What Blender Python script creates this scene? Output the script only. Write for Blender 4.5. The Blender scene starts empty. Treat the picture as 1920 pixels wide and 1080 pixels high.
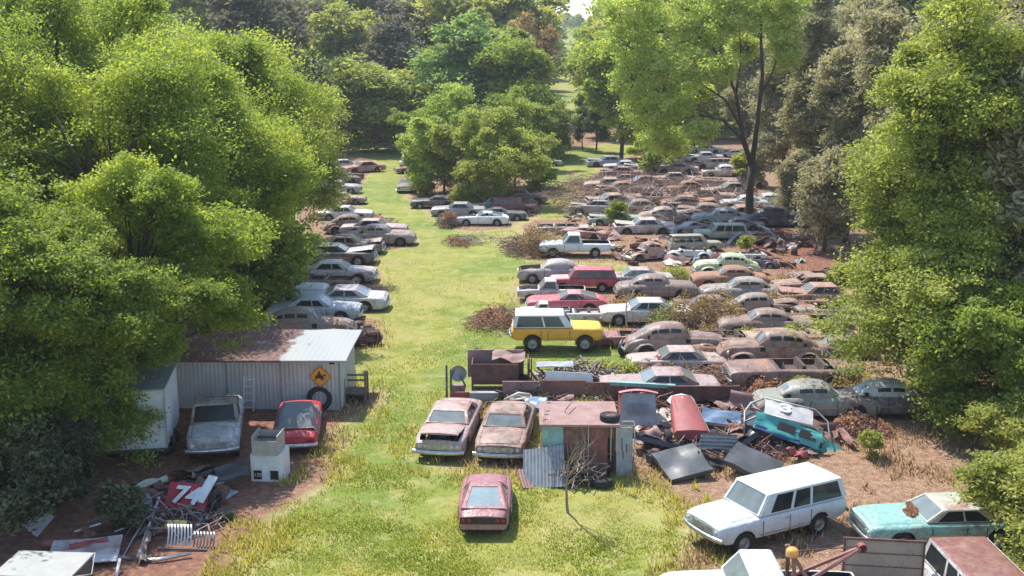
import bpy, math, random
import numpy as np
from mathutils import Vector, Matrix, Euler
R = math.radians
scene = bpy.context.scene
# ------------------------------------------------------------------ camera
CAM_H, PITCH, FPX = 15.7, 12.25, 2100.0
cam_d = bpy.data.cameras.new("camera"); cam = bpy.data.objects.new("camera", cam_d)
scene.collection.objects.link(cam); scene.camera = cam
cam.location = (0, 0, CAM_H); cam.rotation_euler = (R(90-PITCH), 0, 0)
cam_d.sensor_width = 36; cam_d.lens = 36*FPX/1920; cam_d.clip_end = 6000
scene.render.resolution_x = 1024; scene.render.resolution_y = 576
# ------------------------------------------------------------------ world, sun, exposure
SUN_EL, SUN_AZ = 59.0, -36.0       # azimuth from +Y, negative = to the left
w = bpy.data.worlds.new("World"); scene.world = w; w.use_nodes = True
nt = w.node_tree; bg = nt.nodes['Background']
sky = nt.nodes.new('ShaderNodeTexSky'); sky.sky_type = 'NISHITA'; sky.sun_disc = False
sky.sun_elevation = R(SUN_EL); sky.sun_rotation = R(SUN_AZ); sky.air_density = 1.0; sky.dust_density = .4
nt.links.new(sky.outputs[0], bg.inputs[0]); bg.inputs[1].default_value = 0.15
sl = bpy.data.lights.new("sun", 'SUN'); sl.energy = 3.6; sl.angle = R(0.6); sl.color = (1, .95, .86)
sun = bpy.data.objects.new("sun", sl); scene.collection.objects.link(sun)
sv = Vector((math.sin(R(SUN_AZ))*math.cos(R(SUN_EL)), math.cos(R(SUN_AZ))*math.cos(R(SUN_EL)), math.sin(R(SUN_EL))))
sun.rotation_euler = sv.to_track_quat('Z', 'Y').to_euler(); sun.location = (0, 60, 60)
scene.view_settings.view_transform = 'Standard'; scene.view_settings.look = 'None'
scene.view_settings.exposure = 0.95; scene.view_settings.gamma = 1
scene.cycles.max_bounces = 6; scene.cycles.transmission_bounces = 4; scene.cycles.diffuse_bounces = 3
scene.cycles.caustics_reflective = False; scene.cycles.caustics_refractive = False
# ------------------------------------------------------------------ helpers
cp, sp = math.cos(R(PITCH)), math.sin(R(PITCH))
def at(px, py, z=0.0):
    """ground point seen at a pixel of the 1920x1080 photograph"""
    u, v = (px-960)/FPX, (py-540)/FPX
    d = Vector((u, cp - v*sp, -sp - v*cp))
    t = (CAM_H - z)/(-d.z)
    return Vector((d.x*t, d.y*t, z))
C = scene.collection
def link(o, parent=None):
    C.objects.link(o)
    if parent is not None: o.parent = parent
    return o
def tag(o, label=None, cat=None, group=None, kind=None):
    if label: o['label'] = label
    if cat: o['category'] = cat
    if group: o['group'] = group
    if kind: o['kind'] = kind
    return o
def thing(name, label, cat, loc=(0,0,0), rz=0, group=None, rx=0, ry=0, scale=1):
    o = bpy.data.objects.new(name, None); o.empty_display_size = .3
    o.location = loc; o.rotation_euler = (R(rx), R(ry), R(rz)); o.scale = (scale,)*3
    C.objects.link(o); return tag(o, label, cat, group)
class MB:
    def __init__(s): s.v = []; s.f = []; s.sm = []
    def add(s, vs, fs, smooth=False):
        n = len(s.v); s.v += [tuple(p) for p in vs]; s.f += [tuple(i+n for i in f) for f in fs]; s.sm += [smooth]*len(fs); return s
    def box(s, c, d, rot=None, taper=1.0):
        x, y, z = d[0]/2, d[1]/2, d[2]/2
        vs = [Vector((sx*x*(taper if sz > 0 else 1), sy*y*(taper if sz > 0 else 1), sz*z)) for sz in (-1,1) for sx, sy in ((-1,-1),(1,-1),(1,1),(-1,1))]
        if rot is not None:
            m = Euler([R(a) for a in rot]).to_matrix(); vs = [m @ p for p in vs]
        c = Vector(c); vs = [p+c for p in vs]
        return s.add(vs, [(3,2,1,0),(4,5,6,7),(0,1,5,4),(1,2,6,5),(2,3,7,6),(3,0,4,7)])
    def tube(s, pts, rad, n=6, smooth=True, caps=True):
        pts = [Vector(p) for p in pts]
        if not hasattr(rad, '__len__'): rad = [rad]*len(pts)
        vs = []; fs = []
        for i, p in enumerate(pts):
            d = (pts[min(i+1, len(pts)-1)] - pts[max(i-1, 0)])
            if d.length < 1e-6: d = Vector((0,0,1))
            d.normalize(); a = d.orthogonal().normalized() if i == 0 else (prev - d*prev.dot(d))
            if a.length < 1e-5: a = d.orthogonal()
            a.normalize(); prev = a; b = d.cross(a)
            for k in range(n):
                t = 2*math.pi*k/n; vs.append(p + (a*math.cos(t)+b*math.sin(t))*rad[i])
        for i in range(len(pts)-1):
            for k in range(n): fs.append((i*n+k, i*n+(k+1)%n, (i+1)*n+(k+1)%n, (i+1)*n+k))
        if caps: fs += [tuple(range(n-1,-1,-1)), tuple((len(pts)-1)*n+k for k in range(n))]
        return s.add(vs, fs, smooth)
    def lathe(s, prof, c=(0,0,0), axis='Y', n=20, smooth=True):
        vs = []; fs = []; m = len(prof)
        for k in range(n):
            t = 2*math.pi*k/n
            for r, h in prof:
                q = (r*math.cos(t), h, r*math.sin(t)) if axis == 'Y' else ((r*math.cos(t), r*math.sin(t), h) if axis == 'Z' else (h, r*math.cos(t), r*math.sin(t)))
                vs.append((q[0]+c[0], q[1]+c[1], q[2]+c[2]))
        for k in range(n):
            k2 = (k+1) % n
            for j in range(m-1): fs.append((k*m+j, k*m+j+1, k2*m+j+1, k2*m+j))
        return s.add(vs, fs, smooth)
    def grid(s, P, smooth=True):
        nr, nc = len(P), len(P[0]); vs = [p for r in P for p in r]
        fs = [(i*nc+j, i*nc+j+1, (i+1)*nc+j+1, (i+1)*nc+j) for i in range(nr-1) for j in range(nc-1)]
        return s.add(vs, fs, smooth)
    def poly(s, vs): return s.add(vs, [tuple(range(len(vs)))])
    def prism(s, outline, z0, z1, M=None):
        n = len(outline); vs = [Vector((x,y,z0)) for x,y in outline]+[Vector((x,y,z1)) for x,y in outline]
        if M is not None: vs = [M @ p for p in vs]
        return s.add(vs, [tuple(range(n-1,-1,-1)), tuple(range(n,2*n))]+[(i,(i+1)%n,n+(i+1)%n,n+i) for i in range(n)])
    def mesh(s, name):
        me = bpy.data.meshes.new(name); me.from_pydata(s.v, [], s.f)
        me.polygons.foreach_set('use_smooth', s.sm); me.update(); return me
    def build(s, name, mat, parent=None, **kw):
        me = s.mesh(name); me.materials.append(mat)
        o = bpy.data.objects.new(name, me); link(o, parent)
        if kw: tag(o, **kw)
        return o
# ------------------------------------------------------------------ materials
MAT = {}
def nodes_of(name):
    m = bpy.data.materials.new(name); m.use_nodes = True; t = m.node_tree
    return m, t, t.nodes['Principled BSDF']
def N(t, kind, **kw):
    n = t.nodes.new(kind)
    for k, v in kw.items():
        if k in n.inputs: n.inputs[k].default_value = v
        else: setattr(n, k, v)
    return n
def c4(c): return (c[0], c[1], c[2], 1)
def coords(t, scale=1.0, rnd=True):
    tc = N(t, 'ShaderNodeTexCoord')
    if not rnd: return tc.outputs['Object']
    oi = N(t, 'ShaderNodeObjectInfo'); mu = N(t, 'ShaderNodeMath', operation='MULTIPLY'); mu.inputs[1].default_value = 57.0
    t.links.new(oi.outputs['Random'], mu.inputs[0])
    ad = N(t, 'ShaderNodeVectorMath', operation='ADD')
    t.links.new(tc.outputs['Object'], ad.inputs[0]); t.links.new(mu.outputs[0], ad.inputs[1])
    return ad.outputs[0]
def noise(t, vec, scale, detail=4, rough=.6):
    n = N(t, 'ShaderNodeTexNoise'); n.inputs['Scale'].default_value = scale; n.inputs['Detail'].default_value = detail
    n.inputs['Roughness'].default_value = rough; t.links.new(vec, n.inputs['Vector']); return n.outputs[0]
def ramp(t, fac, stops, interp='LINEAR'):
    r = N(t, 'ShaderNodeValToRGB'); r.color_ramp.interpolation = interp; e = r.color_ramp.elements
    while len(e) < len(stops): e.new(.5)
    for i, (p, c) in enumerate(stops): e[i].position = p; e[i].color = c4(c) if hasattr(c, '__len__') else (c,c,c,1)
    t.links.new(fac, r.inputs[0]); return r.outputs[0]
def mix(t, fac, a, b, mode='MIX'):
    m = N(t, 'ShaderNodeMix', data_type='RGBA', blend_type=mode)
    for sock, v in ((m.inputs[0], fac), (m.inputs[6], a), (m.inputs[7], b)):
        if hasattr(v, 'is_linked'): t.links.new(v, sock)
        elif hasattr(v, '__len__'): sock.default_value = c4(v)
        else: sock.default_value = v
    return m.outputs[2]
def bump(t, b, h, strength=.3, dist=.05):
    n = N(t, 'ShaderNodeBump'); n.inputs['Strength'].default_value = strength; n.inputs['Distance'].default_value = dist
    t.links.new(h, n.inputs['Height']); t.links.new(n.outputs[0], b.inputs['Normal'])
def mixh(t, a, b_):
    m = N(t, 'ShaderNodeMath', operation='MULTIPLY_ADD'); m.inputs[1].default_value = .8; t.links.new(b_, m.inputs[0]); t.links.new(a, m.inputs[2]); return m.outputs[0]
def paint(col, rust=.3, gloss=.45, metal=0.0):
    """weathered car paint: col with rust patches; rust is the share of surface rusted"""
    key = ('paint', tuple(col), rust, gloss)
    if key in MAT: return MAT[key]
    m, t, b = nodes_of('paint'); v = coords(t)
    n1 = noise(t, v, .9, 6, .62); n2 = noise(t, v, 7, 5, .7); n3 = noise(t, v, 2.4, 3, .5)
    k = len(MAT) % 4
    ra, rb_, rc0, rd = [((.13,.07,.048),(.27,.155,.11),(.40,.27,.20),(.36,.26,.215)), ((.16,.075,.042),(.35,.18,.105),(.46,.285,.19),(.31,.17,.11)), ((.10,.06,.048),(.21,.14,.115),(.33,.25,.215),(.29,.22,.185)), ((.14,.07,.045),(.31,.185,.135),(.47,.35,.28),(.23,.12,.08))][k]
    rc = ramp(t, n2, [(.3, ra), (.5, rb_), (.72, rc0)])
    rc = mix(t, ramp(t, n3, [(.4,0.0),(.62,1.0)]), rc, rd)
    c = .5 + (.5-rust)*.42
    fac = ramp(t, n1, [(max(0,c-.06), 0.0), (min(1,c+.06), 1.0)])
    dirt = ramp(t, n2, [(.32, tuple(x*(.58 if rust > .02 else .86) for x in col)), (.58, col)])
    dirt = mix(t, ramp(t, n3, [(.4, 0.0), (.72, (.30+.25*min(1,rust*2)) if rust > .02 else .12)]), dirt, (.34,.26,.20))
    col_ = mix(t, fac, dirt, rc)
    t.links.new(col_, b.inputs['Base Color'])
    r = ramp(t, fac, [(0, gloss), (1, .85)]); t.links.new(r, b.inputs['Roughness'])
    bump(t, b, mixh(t, n1, n3), .75, .10)
    MAT[key] = m; return m
def plain(name, col, rough=.7, metal=0.0, var=.35, scale=3, bmp=.2, col2=None):
    key = (name, tuple(col), rough)
    if key in MAT: return MAT[key]
    m, t, b = nodes_of(name); v = coords(t); n = noise(t, v, scale, 6, .65)
    c2 = col2 or tuple(x*(1-var) for x in col)
    t.links.new(ramp(t, n, [(.32, c2), (.66, col)]), b.inputs['Base Color'])
    b.inputs['Roughness'].default_value = rough; b.inputs['Metallic'].default_value = metal
    if bmp: bump(t, b, n, bmp, .03)
    MAT[key] = m; return m
GLASS = plain('dusty_sky_tint_glass', (.20,.235,.23), .14, 0, .35, 1.5, 0)  # grey green base colour holds both the dust and the reflected sky
GLASSD = plain('dark_glass', (.035,.04,.042), .10, 0, .5, 1.5, 0)
GLASSB = plain('sky_tint_glass', (.27,.34,.35), .06, 0, .3, 1.5, 0)  # pale base colour paints in the sky reflected by curved glass
TYRE = plain('tyre_rubber', (.03,.03,.032), .85, 0, .4, 6)
RIM = plain('steel_rim', (.38,.37,.36), .45, .5, .4, 8)
RIMR = plain('rusty_rim', (.20,.12,.09), .8, 0, .5, 8)
CHROME = plain('pitted_chrome', (.62,.62,.61), .28, .85, .45, 6)
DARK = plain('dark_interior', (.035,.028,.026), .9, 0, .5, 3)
ENG = plain('engine_metal', (.20,.17,.155), .6, .4, .75, 9, .5)
SEAT = plain('worn_seat', (.13,.09,.08), .9, 0, .6, 4)
BLACK = plain('black_plastic', (.025,.025,.027), .45, 0, .4, 4)
LAMP = plain('lamp_glass', (.62,.62,.58), .15, 0, .3, 10, 0)
RLAMP = plain('red_lens', (.28,.02,.02), .2, 0, .4, 10, 0)
RUSTY = plain('rusty_steel', (.30,.165,.125), .85, 0, .5, 4, .4, (.13,.062,.046))
RUSTD = plain('dark_rust', (.17,.085,.07), .85, 0, .5, 3, .4, (.075,.04,.034))
GALV = plain('galvanised_steel', (.44,.46,.47), .45, .35, .3, 4, .2)
WHITEP = plain('white_sheet', (.72,.74,.73), .5, 0, .18, 3, .1)
GREYP = plain('grey_sheet', (.36,.38,.39), .6, 0, .3, 3)
WOOD = plain('weathered_wood', (.20,.15,.11), .9, 0, .5, 6)
BARK = plain('bark', (.085,.066,.052), .95, 0, .5, 8, .6)
BARKP = plain('pale_bark', (.30,.25,.205), .9, 0, .4, 8, .4)
# ------------------------------------------------------------------ ground
def inpoly(X, Y, P):
    ins = np.zeros(X.shape, bool); n = len(P)
    for i in range(n):
        x1, y1 = P[i]; x2, y2 = P[(i+1) % n]
        if y1 == y2: continue
        c = ((y1 > Y) != (y2 > Y)) & (X < (x2-x1)*(Y-y1)/(y2-y1)+x1); ins ^= c
    return ins
def polydist(X, Y, P):
    d = np.full(X.shape, 1e9); n = len(P)
    for i in range(n):
        x1, y1 = P[i]; x2, y2 = P[(i+1) % n]; dx, dy = x2-x1, y2-y1
        t = np.clip(((X-x1)*dx+(Y-y1)*dy)/(dx*dx+dy*dy+1e-9), 0, 1)
        d = np.minimum(d, np.hypot(X-x1-t*dx, Y-y1-t*dy))
    return np.where(inpoly(X, Y, P), -d, d)
def mask(X, Y, pix, soft=1.0):
    P = [tuple(at(*p)[:2]) for p in pix]
    return np.clip(.5 - polydist(X, Y, P)/(2*soft), 0, 1)
def hill(y, x=0):
    k = np.clip((y-300)/620.0, 0, 1); return 29*k*k*(3-2*k)
rng0 = np.random.default_rng(5)
xs = np.concatenate([[-3000,-1200,-500,-250,-140], np.linspace(-80, 80, 321), [140,250,500,1200,3000]])
ys = np.concatenate([[-300,-60], 14+ (np.linspace(0,1,400)**1.7)*300, [340,380,430,500,580,680,800,920,1100,1500,3500]])
X, Y = np.meshgrid(xs, ys)
def vnoise(X, Y, s, seed):
    r = np.random.default_rng(seed); T = r.random((128,128)); x = X/s; y = Y/s
    xi = np.floor(x).astype(int); yi = np.floor(y).astype(int); fx = x-xi; fy = y-yi
    fx = fx*fx*(3-2*fx); fy = fy*fy*(3-2*fy)
    g = lambda a, b: T[a % 128, b % 128]
    return (g(xi,yi)*(1-fx)+g(xi+1,yi)*fx)*(1-fy)+(g(xi,yi+1)*(1-fx)+g(xi+1,yi+1)*fx)*fy
def fbm(X, Y, s, seed): return vnoise(X,Y,s,seed)*.55+vnoise(X,Y,s/2.1,seed+1)*.28+vnoise(X,Y,s/4.5,seed+2)*.17
DIRT_P = [(955,470),(990,412),(1085,408),(1080,355),(1125,310),(1300,255),(1500,255),(1700,380),(1900,560),(2100,900),(2100,1400),(1300,1400),(1295,1080),(1340,1010),(1300,960),(1250,915),(1180,905),(1120,890),(1130,800),(1190,745),(1245,690),(1160,640),(1130,600),(985,590),(970,530),(1140,512),(1300,520),(1150,492),(1000,490)]
GR_P = [(1012,405),(1085,405),(1078,350),(1125,315),(1120,283),(1000,283),(1010,330),(1008,360)]
SHED_P = [(-400,1500),(330,1500),(440,1080),(500,960),(610,880),(680,770),(705,735),(600,700),(300,700),(-300,560),(-400,900)]
LEFT_P = [(560,640),(650,660),(715,650),(705,600),(650,590),(735,575),(712,520),(700,470),(790,462),(760,430),(700,400),(655,380),(690,330),(715,318),(700,300),(640,290),(560,300)]
ISL_P = [(770,330),(765,372),(800,400),(865,432),(950,430),(1000,410),(1010,370),(990,330),(900,330),(820,330),(790,300)]
FRONT_P = [(760,850),(800,880),(900,900),(1020,905),(1110,915),(1110,760),(1000,750),(830,750)]
RED_P = [(1370,425),(1520,420),(1580,470),(1600,540),(1500,520),(1450,470),(1380,455)]
FAR_P = [(560,296),(640,283),(760,276),(990,288),(1140,270),(1200,260),(1200,225),(560,225)]
def dirtmask(X, Y):
    d = mask(X,Y,DIRT_P,1.6)*(1-mask(X,Y,GR_P,1.5)*.9)
    for p, s, a in ((SHED_P,1.6,1),(LEFT_P,.9,.9),(ISL_P,1.5,.95),(FRONT_P,1.0,.62),(FAR_P,3,.8)): d = np.maximum(d, mask(X,Y,p,s)*a)
    return d
D = dirtmask(X, Y)
n = fbm(X, Y, 3.2, 11); n2 = fbm(X, Y, 9, 31)
Dn = np.clip((D - .5)*1.1 + .5 + (n-.5)*.9*np.exp(-((D-.5)/.42)**2), 0, 1)
TRACK = mask(X, Y, [(610,880),(700,770),(720,640),(700,640),(560,860),(420,1080),(560,1080)], 2.5)
Red = np.maximum(mask(X,Y,RED_P,2.5), mask(X,Y,SHED_P,2)*.8)
LANE = np.clip(mask(X, Y, [(700,290),(770,290),(760,400),(960,430),(960,640),(830,760),(700,760),(740,600),(790,440),(640,380)], 3), 0, 1)
Z = hill(Y) + (fbm(X,Y,2.2,3)-.5)*.10*np.clip(1-np.abs(Y-150)/400,0,1)
nr, nc = X.shape
gm = bpy.data.meshes.new('ground')
co = np.stack([X, Y, Z], -1).reshape(-1, 3)
idx = np.arange(nr*nc).reshape(nr, nc)
q = np.stack([idx[:-1,:-1], idx[:-1,1:], idx[1:,1:], idx[1:,:-1]], -1).reshape(-1, 4)
def np_mesh(me, co, q, k=4):
    me.vertices.add(len(co)); me.vertices.foreach_set('co', co.astype(np.float32).ravel())
    me.loops.add(q.size); me.loops.foreach_set('vertex_index', q.astype(np.int32).ravel())
    me.polygons.add(len(q)); me.polygons.foreach_set('loop_start', np.arange(0, q.size, k, dtype=np.int32))
    me.update(calc_edges=True)
np_mesh(gm, co, q); gm.polygons.foreach_set('use_smooth', np.ones(len(q), bool))
ca = gm.color_attributes.new('mask', 'FLOAT_COLOR', 'POINT')
cc = np.ones((nr*nc, 4), np.float32); cc[:,0] = Dn.ravel(); cc[:,1] = Red.ravel(); cc[:,2] = np.clip(n2*1.0,0,1).ravel()
ca.data.foreach_set('color', cc.ravel())
m, t, b = nodes_of('field_ground')
vc = N(t, 'ShaderNodeVertexColor', layer_name='mask'); sep = N(t, 'ShaderNodeSeparateColor'); t.links.new(vc.outputs[0], sep.inputs[0])
v = coords(t, rnd=False)
mp = N(t, 'ShaderNodeMapping'); t.links.new(v, mp.inputs[0]); v = mp.outputs[0]
na = noise(t, v, .45, 5, .6); nb = noise(t, v, 3.2, 5, .7); nd = noise(t, v, 14, 4, .7)
g1 = ramp(t, na, [(.36, (.13,.185,.032)), (.48, (.265,.285,.058)), (.61, (.385,.335,.11))])
g2 = ramp(t, nb, [(.3, (.105,.15,.028)), (.5, (.265,.28,.058)), (.72, (.42,.355,.155))])
gr = mix(t, .5, g1, g2)
gr = mix(t, ramp(t, sep.outputs[2], [(.38,.55),(.52,0.0)]), gr, (.115,.20,.04))
gr = mix(t, ramp(t, sep.outputs[2], [(.60,0.0),(.74,.6)]), gr, (.36,.31,.12))
gr = mix(t, ramp(t, nd, [(.34, .65), (.52, 0.0)]), gr, (.085,.125,.03))
gr = mix(t, ramp(t, noise(t, v, 1.1, 4, .6), [(.5, 0.0), (.66, .6)]), gr, (.38,.33,.15))
d1 = ramp(t, nb, [(.3, (.13,.068,.044)), (.5, (.245,.14,.093)), (.7, (.37,.25,.165))])
d1 = mix(t, ramp(t, nd, [(.52, 0.0), (.68, .8)]), d1, (.52,.42,.26))
d1 = mix(t, ramp(t, nd, [(.30, .8), (.42, 0.0)]), d1, (.13,.07,.05))
d2 = ramp(t, nb, [(.3, (.11,.045,.032)), (.55, (.23,.105,.075)), (.75, (.33,.19,.13))])
dr = mix(t, sep.outputs[1], d1, d2)
ad = N(t, 'ShaderNodeMath', operation='ADD'); sb = N(t, 'ShaderNodeMath', operation='MULTIPLY_ADD'); sb.inputs[1].default_value = .55; sb.inputs[2].default_value = -.275
t.links.new(nb, sb.inputs[0]); t.links.new(sb.outputs[0], ad.inputs[0]); t.links.new(sep.outputs[0], ad.inputs[1])
fac = ramp(t, ad.outputs[0], [(.36, 0.0), (.62, 1.0)])
tan = ramp(t, nb, [(.3, (.28,.21,.10)), (.7, (.46,.38,.20))])
edge = ramp(t, ad.outputs[0], [(.22, 0.0), (.40, .8), (.62, 0.0)])
col = mix(t, fac, gr, dr); col = mix(t, edge, col, tan)
t.links.new(col, b.inputs['Base Color']); b.inputs['Roughness'].default_value = .95
b.inputs['Specular IOR Level'].default_value = .15
bump(t, b, nb, .5, .12)
gm.materials.append(m)
ground = link(bpy.data.objects.new('ground', gm)); tag(ground, kind='structure')
# ------------------------------------------------------------------ grass tufts (one mass)
def leaf_mat(name, dark, mid, light, trans=.45, rough=.55):
    m = bpy.data.materials.new(name); m.use_nodes = True; t = m.node_tree; b = t.nodes['Principled BSDF']; out = t.nodes['Material Output']
    dark, mid, light = [tuple(min(.75,x*k_) for x,k_ in zip(c_,(1.18,1.12,1.1))) for c_ in (dark, mid, light)]
    a = N(t, 'ShaderNodeAttribute', attribute_name='v')
    c = ramp(t, a.outputs['Fac'], [(.12, dark), (.5, mid), (.88, light)])
    t.links.new(c, b.inputs['Base Color']); b.inputs['Roughness'].default_value = rough; b.inputs['Specular IOR Level'].default_value = .3
    tr = N(t, 'ShaderNodeBsdfTranslucent'); ct = mix(t, 1.0, c, (1.3,1.22,.65), 'MULTIPLY'); t.links.new(ct, tr.inputs[0])
    mx = N(t, 'ShaderNodeMixShader'); mx.inputs[0].default_value = trans
    t.links.new(b.outputs[0], mx.inputs[1]); t.links.new(tr.outputs[0], mx.inputs[2]); t.links.new(mx.outputs[0], out.inputs[0])
    return m
def leaves_mesh(name, c, v, size, asp, rng, up=.6, smin=.6, droop=0.0):
    """c: n x 3 leaf centres, v: n colour values; every leaf a small rhombic face"""
    n = len(c); nrm = rng.normal(size=(n,3)); nrm[:,2] = np.abs(nrm[:,2])+up; nrm /= np.linalg.norm(nrm,axis=1)[:,None]
    t = np.cross(nrm, rng.normal(size=(n,3))); t /= np.linalg.norm(t,axis=1)[:,None]+1e-9
    if droop: t[:,2] -= droop; t /= np.linalg.norm(t,axis=1)[:,None]
    b_ = np.cross(nrm, t); s = size*(smin+rng.random(n)*(1.5-smin))[:,None]
    P = np.stack([c-t*s*.5, c+b_*s*asp*.5, c+t*s*.5, c-b_*s*asp*.5], 1).reshape(-1,3)
    me = bpy.data.meshes.new(name); np_mesh(me, P, np.arange(4*n).reshape(n,4))
    at_ = me.attributes.new('v','FLOAT','FACE'); at_.data.foreach_set('value', np.clip(v,0,1).astype(np.float32)); return me
def blades(name, pts, h, w_, rng, v):
    n = len(pts); a = rng.random(n)*2*np.pi; lean = rng.normal(size=(n,2))*.35
    hh = h*(.5+rng.random(n)); dx = np.cos(a)*w_; dy = np.sin(a)*w_
    p0 = pts + np.stack([-dx,-dy,0*dx],1); p1 = pts+np.stack([dx,dy,0*dx],1); p2 = pts+np.stack([lean[:,0]*hh, lean[:,1]*hh, hh],1)
    me = bpy.data.meshes.new(name); np_mesh(me, np.stack([p0,p1,p2],1).reshape(-1,3), np.arange(3*n).reshape(n,3), 3)
    at_ = me.attributes.new('v','FLOAT','FACE'); at_.data.foreach_set('value', np.clip(v,0,1).astype(np.float32)); return me
def scatter_px(n, rng, x0=-50, x1=1970, y0=300, y1=1150, pw=1.0):
    px = rng.uniform(x0,x1,n); py = y0+(y1-y0)*rng.random(n)**pw
    u = (px-960)/FPX; v = (py-540)/FPX; t = CAM_H/(sp+v*cp)
    return u*t, (cp-v*sp)*t
rg = np.random.default_rng(8)
gx, gy = scatter_px(330000, rg, y0=480, pw=.8)
dd = dirtmask(gx, gy); pat = fbm(gx, gy, 2.6, 77); pat2 = fbm(gx, gy, 1.1, 79)
keep = (rg.random(len(gx)) > dd*1.15) & (pat2+pat > .80+.25*rg.random(len(gx)))
gx, gy, pat = gx[keep], gy[keep], pat[keep]
GRASSM = leaf_mat('grass_blades', (.17,.23,.04), (.29,.33,.065), (.44,.40,.15), .55, .7)
go = bpy.data.objects.new('grass', blades('grass', np.stack([gx,gy,np.full(len(gx),-.02)],1), .08, .028, rg, rg.random(len(gx))*.6+(.5-pat)*1.4+.2))
go.data.materials.append(GRASSM); link(go); tag(go, 'short sunlit grass tufts over the open field', 'grass', kind='stuff')
gx, gy = scatter_px(90000, rg, y0=440, pw=.8); dd = dirtmask(gx, gy); pt = fbm(gx,gy,1.5,55)
keep = (np.abs(dd-.45) < .38) & (pt > .47); gx, gy = gx[keep], gy[keep]
ge = bpy.data.objects.new('tall_grass', blades('tall_grass', np.stack([gx,gy,np.full(len(gx),-.02)],1), .30, .03, rg, .35+rg.random(len(gx))*.65))
ge.data.materials.append(GRASSM); link(ge); tag(ge, 'taller yellowing grass along the edges of the lane and around the wrecks', 'tall grass', kind='stuff')
# dry straw and litter on the bare soil
gx, gy = scatter_px(90000, rg, x0=600, y0=300, pw=.8); dd = dirtmask(gx, gy); pt = fbm(gx,gy,1.8,91)
keep = (rg.random(len(gx)) < dd*1.1) & (pt > .5); gx, gy = gx[keep], gy[keep]
STRAWM = leaf_mat('dry_straw', (.16,.085,.05), (.36,.25,.14), (.55,.45,.28), .2, .85)
so = bpy.data.objects.new('dry_weeds', blades('dry_weeds', np.stack([gx,gy,np.full(len(gx),-.02)],1), .20, .03, rg, rg.random(len(gx))))
so.data.materials.append(STRAWM); link(so); tag(so, 'dry straw coloured weeds over the bare soil among the wrecks', 'dry weeds', kind='stuff')
# ------------------------------------------------------------------ trees
LM = dict(
 bright=leaf_mat('leaf_bright', (.15,.225,.038), (.27,.365,.062), (.42,.49,.11), .53),
 lime=leaf_mat('leaf_lime', (.17,.235,.055), (.31,.38,.095), (.48,.52,.18), .52),
 mid=leaf_mat('leaf_mid', (.115,.18,.036), (.21,.29,.055), (.33,.41,.09), .5),
 blue=leaf_mat('leaf_blue', (.12,.21,.07), (.20,.32,.11), (.31,.44,.16), .5),
 olive=leaf_mat('leaf_olive', (.17,.215,.055), (.29,.34,.09), (.43,.45,.15), .52),
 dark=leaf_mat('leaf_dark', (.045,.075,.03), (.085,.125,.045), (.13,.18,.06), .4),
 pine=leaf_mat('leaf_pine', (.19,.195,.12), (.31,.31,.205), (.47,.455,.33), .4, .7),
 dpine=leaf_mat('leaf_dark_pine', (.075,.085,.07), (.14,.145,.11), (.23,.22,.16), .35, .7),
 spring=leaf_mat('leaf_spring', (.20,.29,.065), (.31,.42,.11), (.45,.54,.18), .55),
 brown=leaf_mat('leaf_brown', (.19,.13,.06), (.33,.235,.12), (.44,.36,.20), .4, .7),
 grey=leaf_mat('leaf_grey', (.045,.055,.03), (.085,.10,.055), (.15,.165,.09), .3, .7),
 rusty=leaf_mat('leaf_rusty', (.22,.11,.07), (.38,.21,.14), (.50,.34,.24), .3, .8))
def bez(p0, p1, sag, n=6):
    p0, p1 = Vector(p0), Vector(p1); mid = (p0+p1)/2 + Vector(sag)
    return [p0*(1-t)**2 + mid*2*t*(1-t) + p1*t*t for t in [i/(n-1) for i in range(n)]]
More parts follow.
